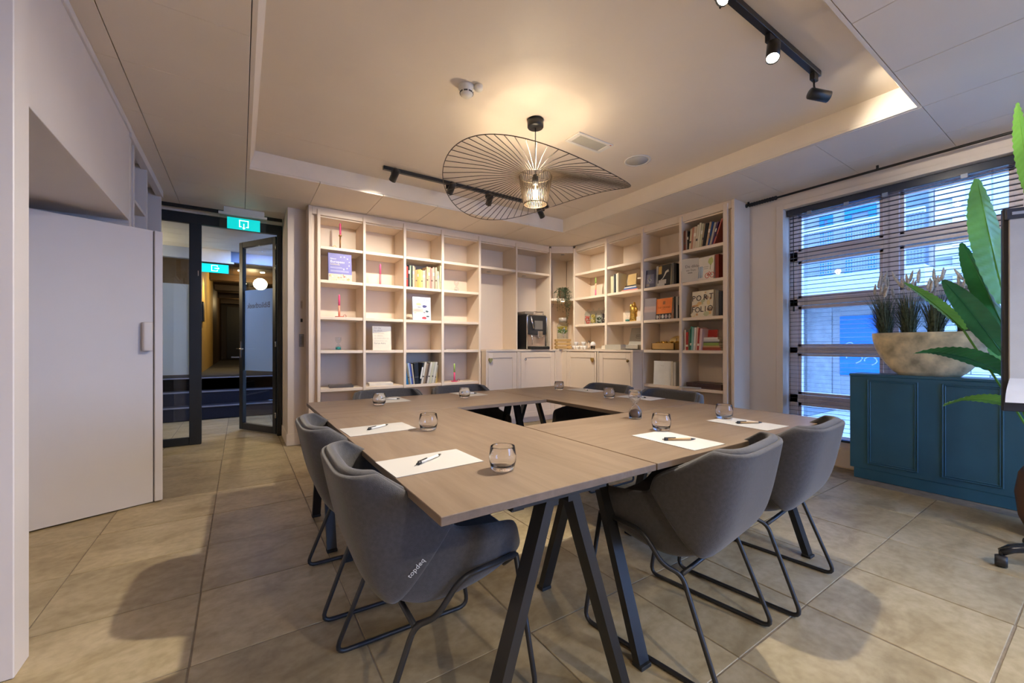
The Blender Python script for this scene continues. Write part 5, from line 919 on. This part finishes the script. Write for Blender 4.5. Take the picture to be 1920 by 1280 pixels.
# ------------------------------------------------------------------ flip chart
fc = thing('flip_chart', 'mobile flip chart with blank pad at the right edge of the photo', 'flip chart', (3.40, .03, 0), math.atan2(-.918, .398))
pbox('board', (-.355, 0.0, .79, .36, .022, 1.825), C((.03, .032, .04), .4), fc, .004); pbox('clamp_bar', (-.35, -.022, 1.765, .36, 0.0, 1.82), C((.06, .065, .08), .35), fc, .004); pbox('clamp_strip', (-.33, -.025, 1.785, -.26, -.022, 1.80), C((.5, .52, .55), .3), fc, .001)
part('paper_pad', MB().box(-.335, -.014, .86, .33, 0, 1.765, .001), C((.66, .63, .57), .7), fc); part('curled_sheet', MB().grid(lambda u, v: (-.335 + .665 * u - .03 * (1 - v) * (1 - u), -.016 - .045 * (1 - v) ** 2 * (1 - .4 * u), .84 + .12 * v), 10, 8), C((.86, .83, .77), .7), fc)
part('column', MB().tube([(0, .05, .10), (0, .05, 1.3)], .02, 12).box(-.05, .02, 1.1, .05, .05, 1.3), CHB, fc)
for k in range(5):
    a = R(118 + 72 * k) - math.atan2(-.918, .398); e_ = Vector((.37 * math.cos(a), .37 * math.sin(a) + .05 * 0, .075)); c0 = Vector((0, .05, .12))
    ar = part('base_arm', MB().tube([c0, c0.lerp(e_, .3) + Vector((0, 0, .025)), c0.lerp(e_, .65) + Vector((0, 0, .03)), c0.lerp(e_, .9) + Vector((0, 0, .018)), e_], [.028, .026, .024, .022, .018], 10), M('gloss_black', (.015, .017, .022), .18), fc)
    part('castor', MB().lathe([(.0005, -.022), (.026, -.022), (.030, -.012), (.030, .012), (.026, .022), (.0005, .022)], 18, mat=Matrix.Translation((e_.x, e_.y, .030)) @ Matrix.Rotation(a + 1.2, 4, 'Z') @ Matrix.Rotation(R(90), 4, 'X')).tube([(e_.x, e_.y, .055), (e_.x, e_.y, .08)], .009, 8), CHB, ar)

# ------------------------------------------------------------------ curtain rod and blind
rd_ = thing('curtain_rod', 'black curtain rod with bunched sleeve along the window wall ceiling', 'curtain rod', (4.60, 0, 2.652)); part('rod', MB().tube([(0, 2.30, 0), (0, -2.6, 0)], .011, 10), BLACK, rd_)
part('finial', MB().tube([(0, 2.295, 0), (0, 2.335, 0)], .020, 12), BLACK, rd_); part('fabric_sleeve', MB().tube([(0, 2.27 - .013 * k, 0) for k in range(22)], [.017 if k % 2 else .022 for k in range(22)], 10), M('dark_fabric', (.02, .022, .03), .9), rd_)
for y in (2.28, 1.2, .2): pbox('bracket', (-.008, y - .008, 0.005, .008, y + .008, .037), BLACK, rd_, .001)
def blind(label, y0, y1):
    t = thing('venetian_blind', label, 'blind', (4.765, 0, 0)); SL = M('slat_dark', (.022, .03, .055), .22, var=.05)
    pbox('headrail', (-.03, y0, 2.468, .03, y1, 2.532), SL, t, .003); pbox('bottom_rail', (-.022, y0 + .01, .215, .022, y1 - .01, .235), SL, t, .003)
    sm_ = MB().grid(lambda u, v: ((u - .5) * .036, y0 + .012 + (y1 - y0 - .024) * v, .0028 * (1 - (2 * u - 1) ** 2)), 4, 1, sm=True).mesh('slat', SL)
    n = 54
    for k in range(n): put('slat', sm_, t, (0, 0, .262 + k * (2.44 - .262) / (n - 1)), (0, R(4), 0))
    for y in (y1 - .16, (y0 + y1) / 2 - .02, y0 + .16): part('ladder_cord', MB().tube([(-.019, y, .22), (-.019, y, 2.47)], .0012, 4).tube([(.019, y, .22), (.019, y, 2.47)], .0012, 4), C((.05, .06, .09), .7), t)
    for y in (y1 - .2, y1 - .5, (y0 + y1) / 2, y0 + .3): part('clip', MB().box(-.036, y - .02, 2.44, -.03, y + .02, 2.475, .002), C((.25, .3, .4), .3), t)
    part('tilt_wand', MB().tube([(-.035, y1 - .06, 2.45), (-.035, y1 - .065, 1.55)], .0035, 6).tube([(-.035, y1 - .065, 1.48), (-.035, y1 - .065, 1.53)], .008, 8), BLACK, t)
blind('dark slatted venetian blind lowered over the tall window', WY0 + .01, WY1 - .012)

# ------------------------------------------------------------------ outside
gd = struct(pbox('ground', (-12, -18, -.25, 4.95, -3.2, -.06), M('outdoor_paving', (.28, .285, .29), .8, var=.25, scale=14), bev=0))
gd = struct(pbox('ground', (4.95, -18, -.25, 26, 22, -.06), M('outdoor_paving', (.28, .285, .29), .8, var=.25, scale=14), bev=0))
XF = 10.0
FAC = M('facade_white', (.36, .365, .375), .8, var=.05); BLU = M('blue_paint', (.002, .20, .66), .5, var=.04); GW = M('facade_glass', (.22, .27, .34), .15); SLAB = M('slab_white', (.62, .63, .64), .7)
bd = thing('building', 'white building with blue window frames and balcony opposite the window', 'building', (XF, 0, -.06))
pbox('wall', (0, 1.79, .06, .3, 9, 5.0), FAC, bd, 0); pbox('left_pier', (-.5, 3.80, .06, 0, 9, 5.0), FAC, bd, 0)
def fwin(y0, y1, z0, z1, f=.11, col=BLU):
    w = part('window', MB().box(-.05, y0, z0, 0, y0 + f, z1).box(-.05, y1 - f, z0, 0, y1, z1).box(-.05, y0 + f, z1 - f, 0, y1 - f, z1).box(-.05, y0 + f, z0, 0, y1 - f, z0 + f * .6), col, bd); pbox('pane', (-.02, y0 + f, z0 + .06, -.005, y1 - f, z1 - f), GW, w, 0)
fwin(2.62, 3.10, 2.52, 3.88); fwin(3.30, 3.52, 2.52, 3.85, .08); fwin(1.85, 2.32, 2.55, 4.9, .06, FAC)
pbox('blue_band', (-.06, 2.60, 2.5, 0, 3.08, 2.62), BLU, bd, 0); pbox('balcony_slab', (-.9, 1.79, 2.06, 0, 3.80, 2.50), SLAB, bd); pbox('handrail', (-.92, 1.79, 3.34, -.84, 3.80, 3.42), SLAB, bd)
mb = MB()
for k in range(52): mb.box(-.885, 1.81 + k * .039, 2.52, -.878, 1.826 + k * .039, 3.34)
for k in range(16): mb.box(-.892, 1.79, 2.53 + k * .052, -.886, 3.80, 2.545 + k * .052)
stuff(part('railing_mesh', mb, M('railing_grey', (.30, .34, .40), .5), bd))
pbox('blue_door', (-.03, 2.55, .62, 0, 3.18, 1.78), BLU, bd); pbox('door_surround', (-.02, 3.18, .06, 0, 3.30, 1.9), FAC, bd)
gf = MB()
for cx_, cy_, r_ in ((2.95, .95, .12), (2.8, 1.1, .08), (3.02, 1.2, .06), (2.7, .9, .09)): gf.tube([(-.034, cx_ + r_ * math.cos(k * .5) * (1 + .2 * math.sin(k)), cy_ + r_ * math.sin(k * .45)) for k in range(10)], .012, 4)
part('sprayed_scribble', gf, C((.45, .6, .75), .6), bd)
pbox('grey_panel', (-.02, 3.32, .06, 0, 3.75, 2.06), M('facade_grey', (.40, .41, .42), .8, var=.2), bd, 0)
bk2 = thing('brick_building', 'pale brick building part catching sun at the right of the window', 'building', (XF - .3, 0, -.06)); BR = M('white_brick', (.60, .59, .565), .8, var=.06, rand=.08)
pbox('core', (.02, -9, .06, .5, 1.785, 5.0), C((.5, .5, .5), .9), bk2, 0)
pbox('blue_panel', (-.04, .98, 2.4, .03, 1.44, 5.0), M('facade_bluegrey', (.42, .54, .72), .6), bk2, 0)
bm_ = MB().box(-.02, 0, 0, .03, .40, .15, .004).mesh('brick', BR)
for r in range(30):
    for k in range(6): put('brick', bm_, bk2, (0, 1.385 - .41 * k - (.2 if r % 2 else 0) , .10 + .16 * r))
dk = part('drain_grate', MB().box(8.0, 3.0, -.058, 9.2, 4.3, -.045), C((.10, .12, .15), .7)); tag(dk, 'dark grate on the paving outside at the bottom of the window', 'grate')
up = thing('sun_blocker', 'unseen block added above the room to keep sun off the facade opposite', 'building', (0, 0, 3.02)); pbox('wall', (-3.0, 1.75, 0, 4.95, 22, 7.6), FAC, up, 0); pbox('wall', (-3.0, -3.2, 0, 4.95, 1.75, 4.7), FAC, up, 0)  # added out of view; the two heights shape the sun's shadow edge outside
